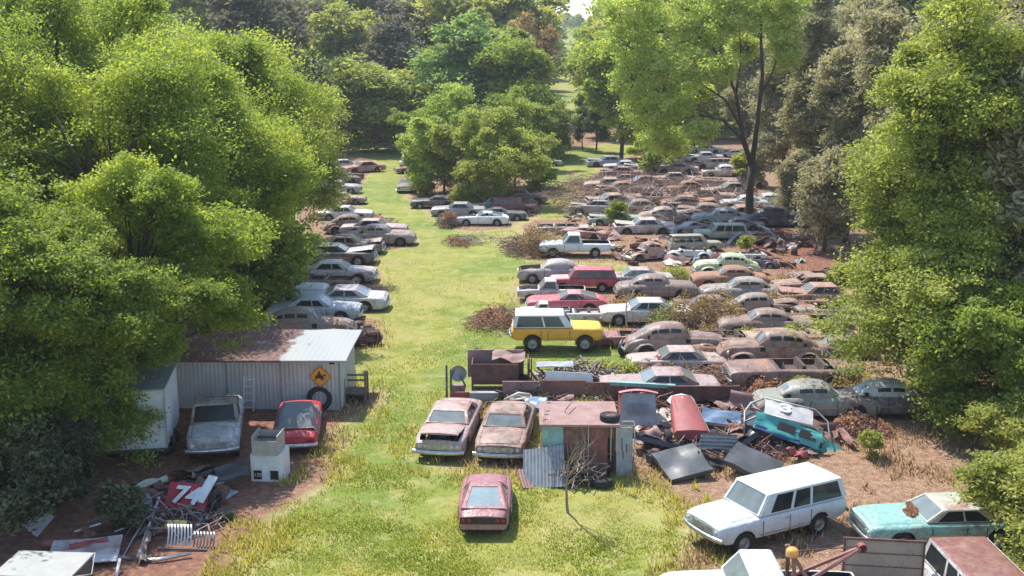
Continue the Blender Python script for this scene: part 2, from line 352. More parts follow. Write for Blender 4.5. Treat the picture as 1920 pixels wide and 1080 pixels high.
def tree_data(seed, h, rx, rz0, nl, leaf, lobes=16, clumps=18, trunk_r=.25, asp=.5, ry=None, limbs=None, lean=(0,0), lobe_r=.42, shape='round', droop=0.0, twigs=True, spread=.09, shell=.80, hole=None):
    """returns (trunk mesh, crown mesh): crown from z=rz0 to h, horizontal radius rx"""
    clumps = int(clumps*2.4); rng = np.random.default_rng(seed); ry = ry or rx; cz = (rz0+h)/2; rz = (h-rz0)/2
    L = []
    for i in range(lobes):
        u = rng.normal(size=3); u /= np.linalg.norm(u)
        if shape == 'column': k = 1.0-.35*abs(u[2])
        elif shape == 'cone': k = 1.0
        else: k = 1.0
        r = (rng.random()**.4)*shell*(.85+.3*rng.random())
        p = np.array([u[0]*rx*r*k, u[1]*ry*r*k, cz+u[2]*rz*r*1.05])
        if shape == 'cone':
            f = (p[2]-rz0)/(h-rz0); s_ = 1.25-f*.95; p[0] *= s_; p[1] *= s_
        p[0] += lean[0]*p[2]; p[1] += lean[1]*p[2]
        L.append((p, lobe_r*min(rx,rz)*(.45+.95*rng.random())))
    if shape != 'cone': L.append((np.array([lean[0]*h, lean[1]*h, h-lobe_r*rz*.8]), lobe_r*rx*.9))
    tb = MB(); th = rz0+(h-rz0)*.35
    tb.tube([(0,0,-.3),(0,0,.25),(.06*h*.2,0,th*.5),(lean[0]*th,lean[1]*th,th),(lean[0]*h*.8,lean[1]*h*.8,h*.82)], [trunk_r*1.35,trunk_r,trunk_r*.85,trunk_r*.65,trunk_r*.12], 9)
    if limbs:
        for pts, r0 in limbs: tb.tube(pts, [r0*(1-.8*i/(len(pts)-1)) for i in range(len(pts))], 7)
    cen = []; val = []; per = max(1, nl//(len(L)*clumps))
    for p, r in L:
        z0 = max(rz0*.7, min(p[2]*.62, h*.7)); a = Vector((lean[0]*z0, lean[1]*z0, z0)); pv = Vector(p)
        pts = bez(a, pv, ((pv.x-a.x)*.1, (pv.y-a.y)*.1, -.06*(pv-a).length), 5)
        tb.tube(pts, [trunk_r*.38*(1-.72*i/4) for i in range(5)], 5, caps=False)
        lv = rng.random()
        for c_ in range(clumps):
            u = rng.normal(size=3); u[2] = u[2]*.8+.25; u /= np.linalg.norm(u)
            cpnt = p + u*r*(.35+.75*rng.random()+(.5*rng.random() if rng.random() < .14 else 0)); cr = r*spread*(1.2+rng.random()*1.6)+leaf*.35
            if cpnt[2] < .3: cpnt[2] = .3+rng.random()*.4
            if twigs and c_ % 3 == 0:
                tb.tube([pts[3], (pts[3]+Vector(cpnt))/2+Vector((0,0,-.1*r)), Vector(cpnt)], [trunk_r*.1, trunk_r*.06, trunk_r*.025], 3, caps=False)
            g = rng.normal(size=(per,3))*cr*np.array([1,1,.45])
            if droop: g[:,2] -= droop*np.abs(rng.normal(size=per))*cr
            cen.append(cpnt+g); val.append(.30*lv+.32*rng.random()+.38*rng.random(per))
    cen = np.concatenate(cen); cen[:,2] = np.maximum(cen[:,2], .08)
    val = np.concatenate(val)
    if hole is not None:
        k = (((cen-np.array(hole[0]))/np.array(hole[1]))**2).sum(1) > .4+.6*rng.random(len(cen)); cen = cen[k]; val = val[k]
    return tb.mesh('trunk'), leaves_mesh('crown', cen, val, leaf, asp, rng, droop=droop*.6)
def put_tree(data, leafm, loc, rz, label, group=None, name='leafy_tree', cat='tree', bark=BARK, scale=1.0, sz=None):
    root = thing(name, label, cat, loc, rz, group); root.scale = (scale, scale, sz or scale)
    for nm, me, mt in (('trunk', data[0], bark), ('crown', data[1], leafm)):
        if not me.materials: me.materials.append(mt)
        o = bpy.data.objects.new(nm, me); link(o, root)
        if me.materials[0] != mt: o.material_slots[0].link = 'OBJECT'; o.material_slots[0].material = mt
    return root
def G(px, py): p = at(px, py); return Vector((p.x, p.y, 0))
def L3(*p): return [Vector(q) for q in p]
# ------------------------------------------------------------------ near trees
# big trees on the left, crown meets the lane
T = tree_data(21, 19.8, 8.4, 4.0, 330000, .18, lobes=74, clumps=20, trunk_r=.42, lobe_r=.22, droop=.5, shell=.9, spread=.11, hole=((.8,-6,10.0),(5.0,7.0,1.7)), limbs=[(L3((0,0,5),(-.6,-2.5,8.0),(-1.2,-4.6,9.4),(-3.2,-5.2,11.6)),.22),(L3((-.6,-2.5,8.0),(1.0,-4.6,9.6),(2.9,-5.2,10.8),(3.4,-5.2,13.4)),.2),(L3((-.4,-2,7.8),(2.5,-4.2,9.0),(4.6,-5,10.0),(6.4,-5.2,11.2)),.16),(L3((-1.2,-4.6,9.4),(-1.6,-5,11),(-1.2,-5.3,12.6)),.1),(L3((-1.0,-4.2,9.2),(-2.6,-5,9.8),(-4.6,-5,11.0)),.1),(L3((1.0,-4.6,9.6),(.8,-5,11.2),(1.2,-5,12.6)),.09)])
put_tree(T, LM['bright'], G(150,600), 0, 'huge bright green tree with dark forked limbs at the left edge')
T = tree_data(22, 16.6, 7.0, 1.5, 280000, .19, lobes=64, clumps=20, trunk_r=.36, lobe_r=.24, droop=.5, shell=.9, spread=.11)
put_tree(T, LM['bright'], G(418,520), 0, 'tall rounded green tree behind the metal shed, its crown leaning over the lane')
T = tree_data(23, 12.6, 4.8, .6, 110000, .21, lobes=20, clumps=20, trunk_r=.25, lobe_r=.36, droop=.4)
put_tree(T, LM['lime'], G(548,452), 20, 'yellow green tree at the lane side of the left tree mass')
T = tree_data(24, 10.8, 5.2, 1.2, 260000, .15, lobes=54, clumps=12, trunk_r=.22, lobe_r=.25, shell=.95, droop=.6)
put_tree(T, LM['mid'], G(50,890), 0, 'low drooping green tree hanging over the white box trailer')
T = tree_data(25, 11.2, 5.2, 3.6, 230000, .155, lobes=50, clumps=12, trunk_r=.18, lobe_r=.26, shell=.95, droop=.6)
put_tree(T, LM['bright'], G(270,800), 0, 'slender green tree standing behind the white box trailer')
put_tree(T, LM['mid'], Vector((-16.2,40.6,0)), 130, 'spreading green tree shading the scrap at the bottom left', scale=.86)
T = tree_data(26, 7.0, 4.0, .2, 26000, .36, lobes=18, clumps=16, trunk_r=.16, lobe_r=.36)
put_tree(T, LM['mid'], G(330,600), 0, 'dark green bushy tree growing just behind the shed roof', name='bushy_tree')
T = tree_data(27, 5.6, 3.6, .1, 20000, .34, lobes=16, clumps=14, trunk_r=.14, lobe_r=.38)
put_tree(T, LM['mid'], G(500,585), 0, 'low dark green bush over the wrecks behind the shed', name='bushy_tree', cat='bush')
T = tree_data(28, 16.0, 6.4, 2.8, 250000, .17, lobes=56, clumps=18, trunk_r=.32, lobe_r=.25, droop=.5, shell=.9, spread=.11, hole=((-3.3,-4.5,10.3),(3.6,5.5,1.7)), limbs=[(L3((0,0,5),(-2.4,-1.6,7.4),(-4,-2.6,9.2),(-4.7,-3,10.6),(-5.3,-3,12.4)),.24),(L3((-4,-2.6,9.0),(-2.9,-3,10.1),(-1.9,-3,10.9),(-1.3,-3,12.2),(-1.7,-3,14.4)),.17),(L3((-3.9,-2.6,9.2),(-4.0,-2.8,11),(-3.6,-3,13)),.12),(L3((-1.8,-2.0,8.0),(.2,-3,9.4),(2.4,-3.6,10.8)),.16),(L3((-2.9,-3,10.1),(-3.0,-3,11.6),(-2.7,-3,13)),.08),(L3((-4.4,-2.8,9.8),(-5.8,-3,10.8),(-7.2,-3,11.2)),.1)])
put_tree(T, LM['bright'], G(300,652), 40, 'full green tree directly behind the left end of the shed roof')
T = tree_data(30, 13.2, 5.6, 3.2, 190000, .165, lobes=50, clumps=16, trunk_r=.26, lobe_r=.25, droop=.5, shell=.92)
put_tree(T, LM['bright'], G(425,604), 80, 'green tree in the left mass with boughs over the hidden wrecks behind the shed')
TS = tree_data(29, 17, 6.0, 3.0, 170000, .19, lobes=44, clumps=20, trunk_r=.35, lobe_r=.33)
for wx_, wy_ in ((-27,50),(-25.5,40),(-24,31),(-30,60)): put_tree(TS, LM['mid'], Vector((wx_,wy_,0)), wx_*9, 'tall green tree just outside the left edge of the picture, shading the shed yard', 'trees along the left edge')
# grey bushes bottom left
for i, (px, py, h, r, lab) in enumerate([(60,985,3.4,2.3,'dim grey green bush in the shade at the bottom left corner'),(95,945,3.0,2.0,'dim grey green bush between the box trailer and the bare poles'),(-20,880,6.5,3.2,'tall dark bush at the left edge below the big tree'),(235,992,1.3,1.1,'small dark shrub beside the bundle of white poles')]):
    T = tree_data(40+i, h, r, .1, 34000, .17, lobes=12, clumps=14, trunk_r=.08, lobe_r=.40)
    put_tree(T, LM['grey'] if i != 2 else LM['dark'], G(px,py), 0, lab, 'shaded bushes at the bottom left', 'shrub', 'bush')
# right: bright sunlit tree, shrub below, pines
T = tree_data(31, 19.4, 3.9, .6, 190000, .165, lobes=70, clumps=22, trunk_r=.22, lobe_r=.30, shape='round', shell=.85, spread=.11)
put_tree(T, LM['lime'], G(1728,742), 0, 'tall yellow green tree with small bright leaves on the right of the field')
T = tree_data(32, 9.4, 4.2, .2, 130000, .15, lobes=24, clumps=18, trunk_r=.16, lobe_r=.34)
put_tree(T, LM['lime'], G(1722,765), 60, 'bushy yellow green tree whose boughs touch the rusty cars on the right', name='bushy_tree')
T = tree_data(33, 6.4, 3.9, .1, 90000, .18, lobes=22, clumps=18, trunk_r=.16, lobe_r=.34)
put_tree(T, LM['mid'], G(1880,830), 0, 'dark green bushy tree at the right edge of the yard', name='bushy_tree')
T = tree_data(34, 4.4, 2.6, .05, 100000, .13, lobes=22, clumps=18, trunk_r=.12, lobe_r=.34)
put_tree(T, LM['olive'], G(1985,1080), 0, 'pale olive shrub in the bottom right corner beside the teal car', name='shrub', cat='bush')
T = tree_data(35, 3.2, 2.2, .05, 40000, .13, lobes=12, clumps=16, trunk_r=.10, lobe_r=.36)
put_tree(T, LM['olive'], G(1915,890), 0, 'smaller olive shrub above the bottom right corner shrub', name='shrub', cat='bush')
pA = tree_data(36, 21, 3.6, 1.0, 80000, .42, lobes=40, clumps=14, trunk_r=.24, asp=.30, shape='cone', lobe_r=.34, spread=.11)
pB = tree_data(37, 22, 4.2, .8, 80000, .42, lobes=44, clumps=14, trunk_r=.26, asp=.30, shape='cone', lobe_r=.32, spread=.11)
pC = tree_data(38, 9, 2.6, .2, 40000, .36, lobes=26, clumps=12, trunk_r=.16, asp=.30, shape='cone', lobe_r=.4, spread=.11)
pines = [(1520,402,pA,1.0,0),(1585,455,pB,.92,60),(1660,480,pA,1.05,200),(1615,380,pB,1.2,120),(1735,520,pB,1.0,300),(1700,370,pA,1.3,20),(1470,352,pB,1.0,170),(1790,420,pB,1.2,80),(1900,640,pA,1.0,240),(1918,775,pB,.93,15),(1840,560,pA,1.1,80),(1985,560,pB,1.1,10),(1860,470,pA,1.15,150),(1400,310,pA,1.05,90),(1900,380,pB,1.3,50)]
for i, (px, py, d, s, rz) in enumerate(pines):
    put_tree(d, LM['pine'], G(px,py), rz, 'grey green pine in the dense stand along the right side of the field', 'pines along the right side', 'pine_tree', 'pine tree', scale=s)
for px, py, s, rz, lab in [(1545,470,1.0,0,'small grey pine at the foot of the pine stand, beside the red dirt clearing'),(1490,415,.8,90,'small grey pine next to the black rounded sedan')]:
    put_tree(pC, LM['pine'], G(px,py), rz, lab, None, 'pine_tree', 'pine tree', scale=s)
# pecan with the dark trunk in the middle right
limbs = []
limbs.append((L3((0,0,5.2),(-1.0,0,7.6),(-2.6,.3,9.2),(-4.8,.2,9.7),(-7.2,0,9.2),(-8.8,0,8.2)), .17))
limbs.append((L3((0,0,5.0),(-.9,0,8.0),(-1.6,.2,11.5),(-3.0,.3,14.5),(-5.2,.4,17)), .22))
limbs.append((L3((0,0,5.0),(.35,0,9),(.6,0,13),(.3,.2,17),(.2,.3,20)), .26))
limbs.append((L3((.5,0,11.5),(1.4,0,13),(2.0,.1,15.5)), .12))
limbs.append((L3((-1.1,0,8.6),(-2.6,-.3,11),(-5.0,-.4,12.5),(-8.5,0,13.5)), .13))
limbs.append((L3((-1.6,.2,11.5),(-1.2,.5,14.5),(-1.6,.5,18)), .12))
def pecan():
    rng = np.random.default_rng(77); tb = MB()
    tb.tube([(0,0,-.3),(0,0,.3),(-.05,0,3),(.05,0,5.4)], [.50,.40,.34,.33], 10)
    for pts, r0 in limbs: tb.tube(pts, [r0*(1-.75*i/(len(pts)-1)) for i in range(len(pts))], 7)
    cen = []; val = []
    lob = [(-8.6,0,8.0,2.1),(-6.6,.8,7.2,1.7),(-9.6,0,10.2,1.9),(-7.4,-1,10.8,1.8),(-10.5,0,13,2.3),(-8.6,0,13.8,2.2),(-11.2,.5,16,2.2),(-8.6,0,17,2.4),(-5.4,.3,16.4,2.2),(-6,-1.4,13.8,1.8),(-3.6,-.9,14.2,1.5),(-3.2,.6,17.6,2.1),(-.8,.4,18.6,2.1),(.9,0,19.6,2.0),(2.2,.2,17.0,1.7),(2.4,0,15.0,1.3),(-.6,1.4,15.6,1.3),(-4.6,1.5,11.6,1.2),(-6,1,19.0,2.2),(-9.8,.5,19.6,2.2),(-2.6,.3,20.6,2),(-12,0,18.6,2),(2.8,.4,19.6,1.8),(-5.2,-1.8,8.6,1.0)]
    for x, y, z, r in lob:
        for c_ in range(36):
            u = rng.normal(size=3); u /= np.linalg.norm(u); p = np.array([x,y*2,z])+u*r*(.4+.7*rng.random())*np.array([1,1.3,.85])
            g = rng.normal(size=(80,3))*np.array([.38,.38,.22]); g[:,2] -= np.abs(rng.normal(size=80))*.2
            cen.append(p+g); val.append(.45*rng.random()+.35*rng.random(80)+.3)
            if c_ % 2 == 0: tb.tube([(x,y,z-.3),tuple(p)], [.05,.02], 3, caps=False)
    cen = np.concatenate(cen); return tb.mesh('trunk'), leaves_mesh('crown', cen, np.concatenate(val), .27, .5, rng, droop=.3)
put_tree(pecan(), LM['spring'], G(1404,420), 0, 'tall open tree with one dark straight trunk rising from the red dirt clearing')
# island trees in the middle
T = tree_data(51, 11.5, 6.2, 1.2, 90000, .26, lobes=44, clumps=16, trunk_r=.16, lobe_r=.26, shell=.95)
put_tree(T, LM['spring'], G(858,362), 0, 'round bright green tree in the island of wrecks in the middle of the field')
T = tree_data(52, 9.0, 4.8, .2, 60000, .24, lobes=34, clumps=14, trunk_r=.12, lobe_r=.27, shell=.98)
put_tree(T, LM['lime'], G(925,385), 0, 'pale yellow green small tree at the front of the island of wrecks', name='bushy_tree')
T = tree_data(53, 8.2, 1.9, 1.4, 9000, .34, lobes=16, clumps=12, trunk_r=.15, lobe_r=.34)
put_tree(T, LM['olive'], G(832,374), 0, 'thin sparse olive tree with a straight dark trunk at the left of the island')
T = tree_data(54, 9.8, 4.6, .4, 54000, .30, lobes=18, clumps=16, trunk_r=.16, lobe_r=.36)
put_tree(T, LM['mid'], G(965,350), 0, 'mid green tree at the right rear of the island of wrecks')
TI = tree_data(57, 6.6, 2.6, .2, 22000, .24, lobes=22, clumps=12, trunk_r=.09, lobe_r=.30, shell=.98)
for px, py, mt, lab, s in [(800,366,'bright','small green sapling at the left front edge of the island of wrecks',1.0),(1000,358,'lime','small yellow green sapling at the right front edge of the island of wrecks',.95),(880,391,'olive','low olive sapling among the front wrecks of the island',.72),(790,330,'mid','green sapling beside the left lane behind the island',1.25),(1005,318,'mid','green sapling at the back right corner of the island',1.3)]: put_tree(TI, LM[mt], G(px,py), px % 360, lab, None, 'sapling', 'tree', scale=s)
T = tree_data(55, 5.5, 3.4, .2, 15000, .36, lobes=14, clumps=14, trunk_r=.12, lobe_r=.36)
put_tree(T, LM['bright'], G(1225,325), 0, 'low bright green bush below the arching bough of the open tree', name='bushy_tree', cat='bush')
put_tree(T, LM['olive'], G(1400,350), 70, 'low olive bush between the pale wrecks and the pines', name='bushy_tree', cat='bush', scale=.7)
T = tree_data(56, 2.2, 1.2, .1, 2600, .22, lobes=9, clumps=10, trunk_r=.05, lobe_r=.4)
for px, py, mt, lab, s in [(1630,860,'olive','sparse little weed bush on the bare dirt behind the white wagon',.5),(1400,480,'olive','little green sapling among the pale far wrecks left of the red clearing',.7),(1158,425,'mid','little green sapling beside the pale green far wreck',1.0),(1500,745,'olive','green weeds growing over the grey green sedan',.45),(1580,560,'lime','bright weeds beside the rusty cars at the right edge of the yard',1.0),(425,745,'mid','mottled green bush left of the ladder at the shed',.95),(1480,640,'lime','yellow green weeds between the fat brown sedans',.4)]:
    put_tree(T, LM[mt], G(px,py), px % 90, lab, None, 'weed_bush', 'bush', scale=s)
# ------------------------------------------------------------------ wood beyond the field
kinds = [tree_data(60, 18, 6.0, 1.2, 30000, .52, lobes=34, clumps=12, trunk_r=.3, lobe_r=.27, twigs=False, shell=.85, spread=.11),
         tree_data(61, 16, 5.0, .8, 26000, .50, lobes=30, clumps=12, trunk_r=.25, lobe_r=.29, twigs=False, shell=.85, spread=.11),
         tree_data(62, 20, 4.6, 1.2, 28000, .52, lobes=26, clumps=12, trunk_r=.3, lobe_r=.34, shape='cone', twigs=False, spread=.12),
         tree_data(63, 12, 5.0, .4, 24000, .46, lobes=28, clumps=12, trunk_r=.2, lobe_r=.30, twigs=False, shell=.88, spread=.11)]
cols = ['bright','mid','olive','blue','lime','dark','dpine']
def bgt(px, py, k, h, colr, label, grp=None, w_=1.0):
    base = (18,16,20,12)[k]; s = h/base; p = at(px, py)
    p.z = float(hill(p.y))-.2
    return put_tree(kinds[k], LM[colr], p, (px*7+py*3) % 360, label, grp, 'pine_tree' if colr == 'dpine' else 'leafy_tree', 'pine tree' if colr == 'dpine' else 'tree', scale=s*w_, sz=s)
hero = [(880,284,0,20.5,'blue','broad blue green tree rising above the island in the middle distance',1.25),(960,290,1,18,'mid','tall green tree at the right shoulder of the broad blue green tree',1.1),
 (705,286,3,13,'lime','wide yellow green tree at the far end of the left lane',1.35),(760,282,3,10.5,'bright','bright low tree at the right of the wide yellow green tree',1.1),(745,268,2,24,'dpine','very dark pine behind the far end of the left lane',1.1),(480,300,2,30,'dpine','very dark tall pine showing above the big left trees',1.1),(520,290,2,27,'dpine','dark tall pine just right of the tallest dark pine',1.1),
 (640,285,1,14,'mid','mid green tree between the left lane and the dark pines',1.0),(640,255,0,23,'olive','large olive tree with a shaded lower half at the top left centre',1.2),(690,250,0,22,'olive','tall olive tree at the top of the wood left of centre',1.1),
 (985,270,0,21,'brown','brownish tree with young leaves left of the far grass corridor',.7),(1010,300,3,10,'mid','dark green bushy tree left of the grass corridor',1.0),(985,300,3,11,'bright','bright crown just right behind the island of wrecks',.8),
 (1118,285,2,10,'dark','dark evergreen right of the far grass corridor',.9),(1092,282,2,8,'dark','smaller dark evergreen in the mouth of the grass corridor',.8),(1050,290,3,4.6,'dark','low dark bush at the field end below the corridor',.9),
 (1165,300,1,19.5,'bright','tall bright tree left of the open dark trunked tree',1.0),(1215,285,0,21,'bright','broad bright green tree behind the open dark trunked tree',1.0),(1300,280,0,22,'lime','light green tree far behind the dark trunked tree',1.0),(820,285,3,9,'mid','low green tree behind the left part of the island',.9),(780,280,3,9.5,'mid','low green tree where the left lane ends',.8),
 (900,255,1,22,'olive','olive topped tree behind the broad blue green tree',1.0),(1135,225,1,17,'olive','olive tree beyond the right side of the corridor',1.0),(1145,205,0,20,'bright','mid green tree far up on the right side of the corridor',1.0),(985,215,1,16,'lime','green tree far up on the left side of the corridor',1.0)]
for px, py, k, h, c_, lab, w_ in hero: bgt(px, py, k, h, c_, lab, None, w_)
rb = random.Random(4)
def row(py, x0, x1, step, h0, h1, pal, gap=(1035,1095)):
    x = x0
    while x < x1:
        if not (gap[0] < x < gap[1]):
            c_ = rb.choice(pal); k = 2 if c_ == 'dpine' else rb.choice([0,1,3,0])
            bgt(x, py+rb.uniform(-4,4), k, rb.uniform(h0,h1), c_, 'tree of the dense mixed wood beyond the far end of the field', 'trees of the wood beyond the field', rb.uniform(.9,1.2))
        x += step*rb.uniform(.75,1.25)
row(276, -60, 600, 85, 15, 21, ['mid','bright','olive','mid'])
row(262, 560, 830, 50, 12, 16, ['lime','spring','mid','bright','blue'])
row(272, 600, 800, 60, 9, 12, ['lime','spring','bright'])
row(262, 1130, 1500, 60, 14, 20, ['bright','bright','lime','olive'])
row(262, 1500, 2060, 75, 18, 24, ['pine','mid','dpine'])
row(238, -60, 2060, 54, 26, 32, ['lime','olive','bright','dpine','olive','mid'], (968,1168))
row(205, 450, 1700, 40, 25, 31, ['olive','olive','bright','lime','mid'], (990,1142))
row(180, 500, 1500, 32, 19, 25, ['lime','olive','bright','lime'], (1008,1124))
row(165, 600, 1400, 28, 17, 23, ['lime','olive','bright','blue'], (1018,1112))
row(315, -80, 420, 100, 12, 17, ['mid','bright','mid'])
row(400, -120, 300, 120, 10, 14, ['mid','mid','bright'])
# far-off wooded hillside as one mass
rngf = np.random.default_rng(99); cen = []; vv = []
for i in range(900):
    y = rngf.uniform(430, 1150); x = rngf.uniform(-.42, .42)*y
    if abs(x/y-.052) < .012 and y < 800: continue
    z = float(hill(y)); h = rngf.uniform(8, 14); r = rngf.uniform(4, 7); lv = rngf.random()
    u = rngf.normal(size=(240,3)); u /= np.linalg.norm(u,axis=1)[:,None]; u[:,2] = np.abs(u[:,2])
    cen.append(np.array([x,y,z+h*.2])+u*np.array([r,r,h*.55])*(.8+.3*rngf.random((240,1)))); vv.append(.5*lv+.5*rngf.random(240))
fw = bpy.data.objects.new('distant_wood', leaves_mesh('distant_wood', np.concatenate(cen), np.concatenate(vv), 2.0, .6, rngf))
fw.data.materials.append(leaf_mat('leaf_far', (.08,.13,.035), (.17,.24,.06), (.30,.33,.10), .4)); link(fw)
tag(fw, 'distant wooded hillside under the strip of sky', 'wood', kind='stuff')
# ------------------------------------------------------------------ cars
def lerp(a, b, t): return a+(b-a)*t
def interp(P, x):
    if x <= P[0][0]: return P[0][1]
    for (x0, y0), (x1, y1) in zip(P, P[1:]):
        if x <= x1: return y0+(y1-y0)*(x-x0)/(x1-x0) if x1 > x0 else y1
    return P[-1][1]
TYPES = {
 # L, W, sill, belt, roof z; greenhouse x (wb=windscreen base, rf, rr, bb=backlight base); wheels; top profile
 'sedan60': dict(L=5.3, W=1.98, sill=.27, H=1.40, x=(.95,.40,-.85,-1.50), wx=(1.62,-1.45), wr=.35, top=[(-2.65,.78),(-2.5,.90),(-1.5,.96),(.95,.97),(2.4,.88),(2.65,.80)], pil=(.40,), crown=.05),
 'hardtop': dict(L=5.4, W=2.0, sill=.26, H=1.36, x=(.85,.25,-.95,-1.65), wx=(1.65,-1.50), wr=.35, top=[(-2.7,.76),(-2.55,.90),(-1.6,.95),(.85,.95),(2.5,.90),(2.7,.80)], pil=(.52,), crown=.05),
 'sedan50': dict(L=5.1, W=1.9, sill=.30, H=1.58, x=(.85,.35,-.95,-1.55), wx=(1.55,-1.45), wr=.36, top=[(-2.55,.70),(-2.3,.92),(-1.5,1.02),(.85,1.05),(2.2,.98),(2.55,.80)], pil=(.44,), crown=.19, round=1, dome=[(.88,1.05),(.68,1.30),(.48,1.46),(.25,1.53),(-.1,1.57),(-.5,1.57),(-.9,1.50),(-1.2,1.38),(-1.45,1.20),(-1.62,1.02)], dwin=[(.32,-.18),(-.28,-.82)], dws=(.82,.50), drw=(-1.18,-1.42)),
 'fat40': dict(L=4.9, W=1.84, sill=.33, H=1.76, x=(.72,.38,-.70,-1.80), wx=(1.50,-1.40), wr=.37, top=[(-2.45,.55),(-2.2,.88),(-1.6,1.05),(.8,1.10),(1.9,1.05),(2.35,.90),(2.45,.70)], pil=(.38,.66), crown=.30, fat=1, dome=[(.80,1.10),(.62,1.36),(.44,1.60),(.25,1.68),(-.1,1.73),(-.5,1.73),(-.9,1.66),(-1.3,1.50),(-1.7,1.25),(-2.05,.98),(-2.3,.80)], dwin=[(.26,-.22),(-.32,-.80),(-.88,-1.15)], dws=(.74,.46), drw=(-1.35,-1.62)),
 'beetle': dict(L=4.05, W=1.58, sill=.30, H=1.48, x=(.65,.35,-.45,-1.45), wx=(1.2,-1.2), wr=.33, top=[(-2.0,.45),(-1.7,.75),(-1.2,.92),(.65,.95),(1.4,.82),(2.0,.5)], pil=(.45,), crown=.18, fat=1, dome=[(.68,.94),(.5,1.22),(.36,1.38),(.15,1.45),(-.2,1.47),(-.6,1.40),(-1.0,1.22),(-1.4,.98),(-1.7,.76)], dwin=[(.22,-.20),(-.28,-.70)], dws=(.62,.38), drw=(-.95,-1.15)),
 'wagon': dict(L=5.3, W=1.98, sill=.27, H=1.45, x=(.95,.40,-2.15,-2.45), wx=(1.62,-1.45), wr=.35, top=[(-2.65,.86),(-2.45,.95),(.95,.97),(2.4,.90),(2.65,.80)], pil=(.26,.56), crown=.05),
 'coupe': dict(L=4.65, W=1.78, sill=.25, H=1.28, x=(.45,-.10,-.75,-1.85), wx=(1.42,-1.32), wr=.33, top=[(-2.32,.75),(-2.2,.92),(-1.6,.93),(.45,.92),(2.1,.84),(2.32,.70)], pil=(.72,), crown=.06, mono=1),
 'suv': dict(L=5.45, W=2.0, sill=.48, H=1.88, x=(1.12,.66,-2.42,-2.66), wx=(1.72,-1.50), wr=.38, top=[(-2.72,1.02),(-2.66,1.14),(1.12,1.16),(2.55,1.12),(2.72,1.02)], pil=(.30,.56), crown=.05),
 'blazer': dict(L=4.75, W=2.0, sill=.62, H=1.98, x=(.78,.32,-2.10,-2.28), wx=(1.45,-1.28), wr=.44, top=[(-2.37,1.10),(-2.28,1.26),(.78,1.28),(2.25,1.24),(2.37,1.12)], pil=(.42,), crown=.05),
 'pickup': dict(L=5.45, W=2.0, sill=.48, H=1.82, x=(.95,.45,-.35,-.48), wx=(1.70,-1.55), wr=.38, top=[(-2.72,1.10),(.95,1.14),(2.55,1.08),(2.72,.98)], pil=(), crown=.06, bed=1),
 'gt': dict(L=3.95, W=1.63, sill=.22, H=1.18, x=(.15,-.25,-.50,-1.70), wx=(1.22,-1.15), wr=.31, top=[(-1.97,.72),(-1.85,.83),(-1.6,.85),(.05,.82),(1.3,.72),(1.97,.50)], pil=(.55,), crown=.05, gt=1),
}
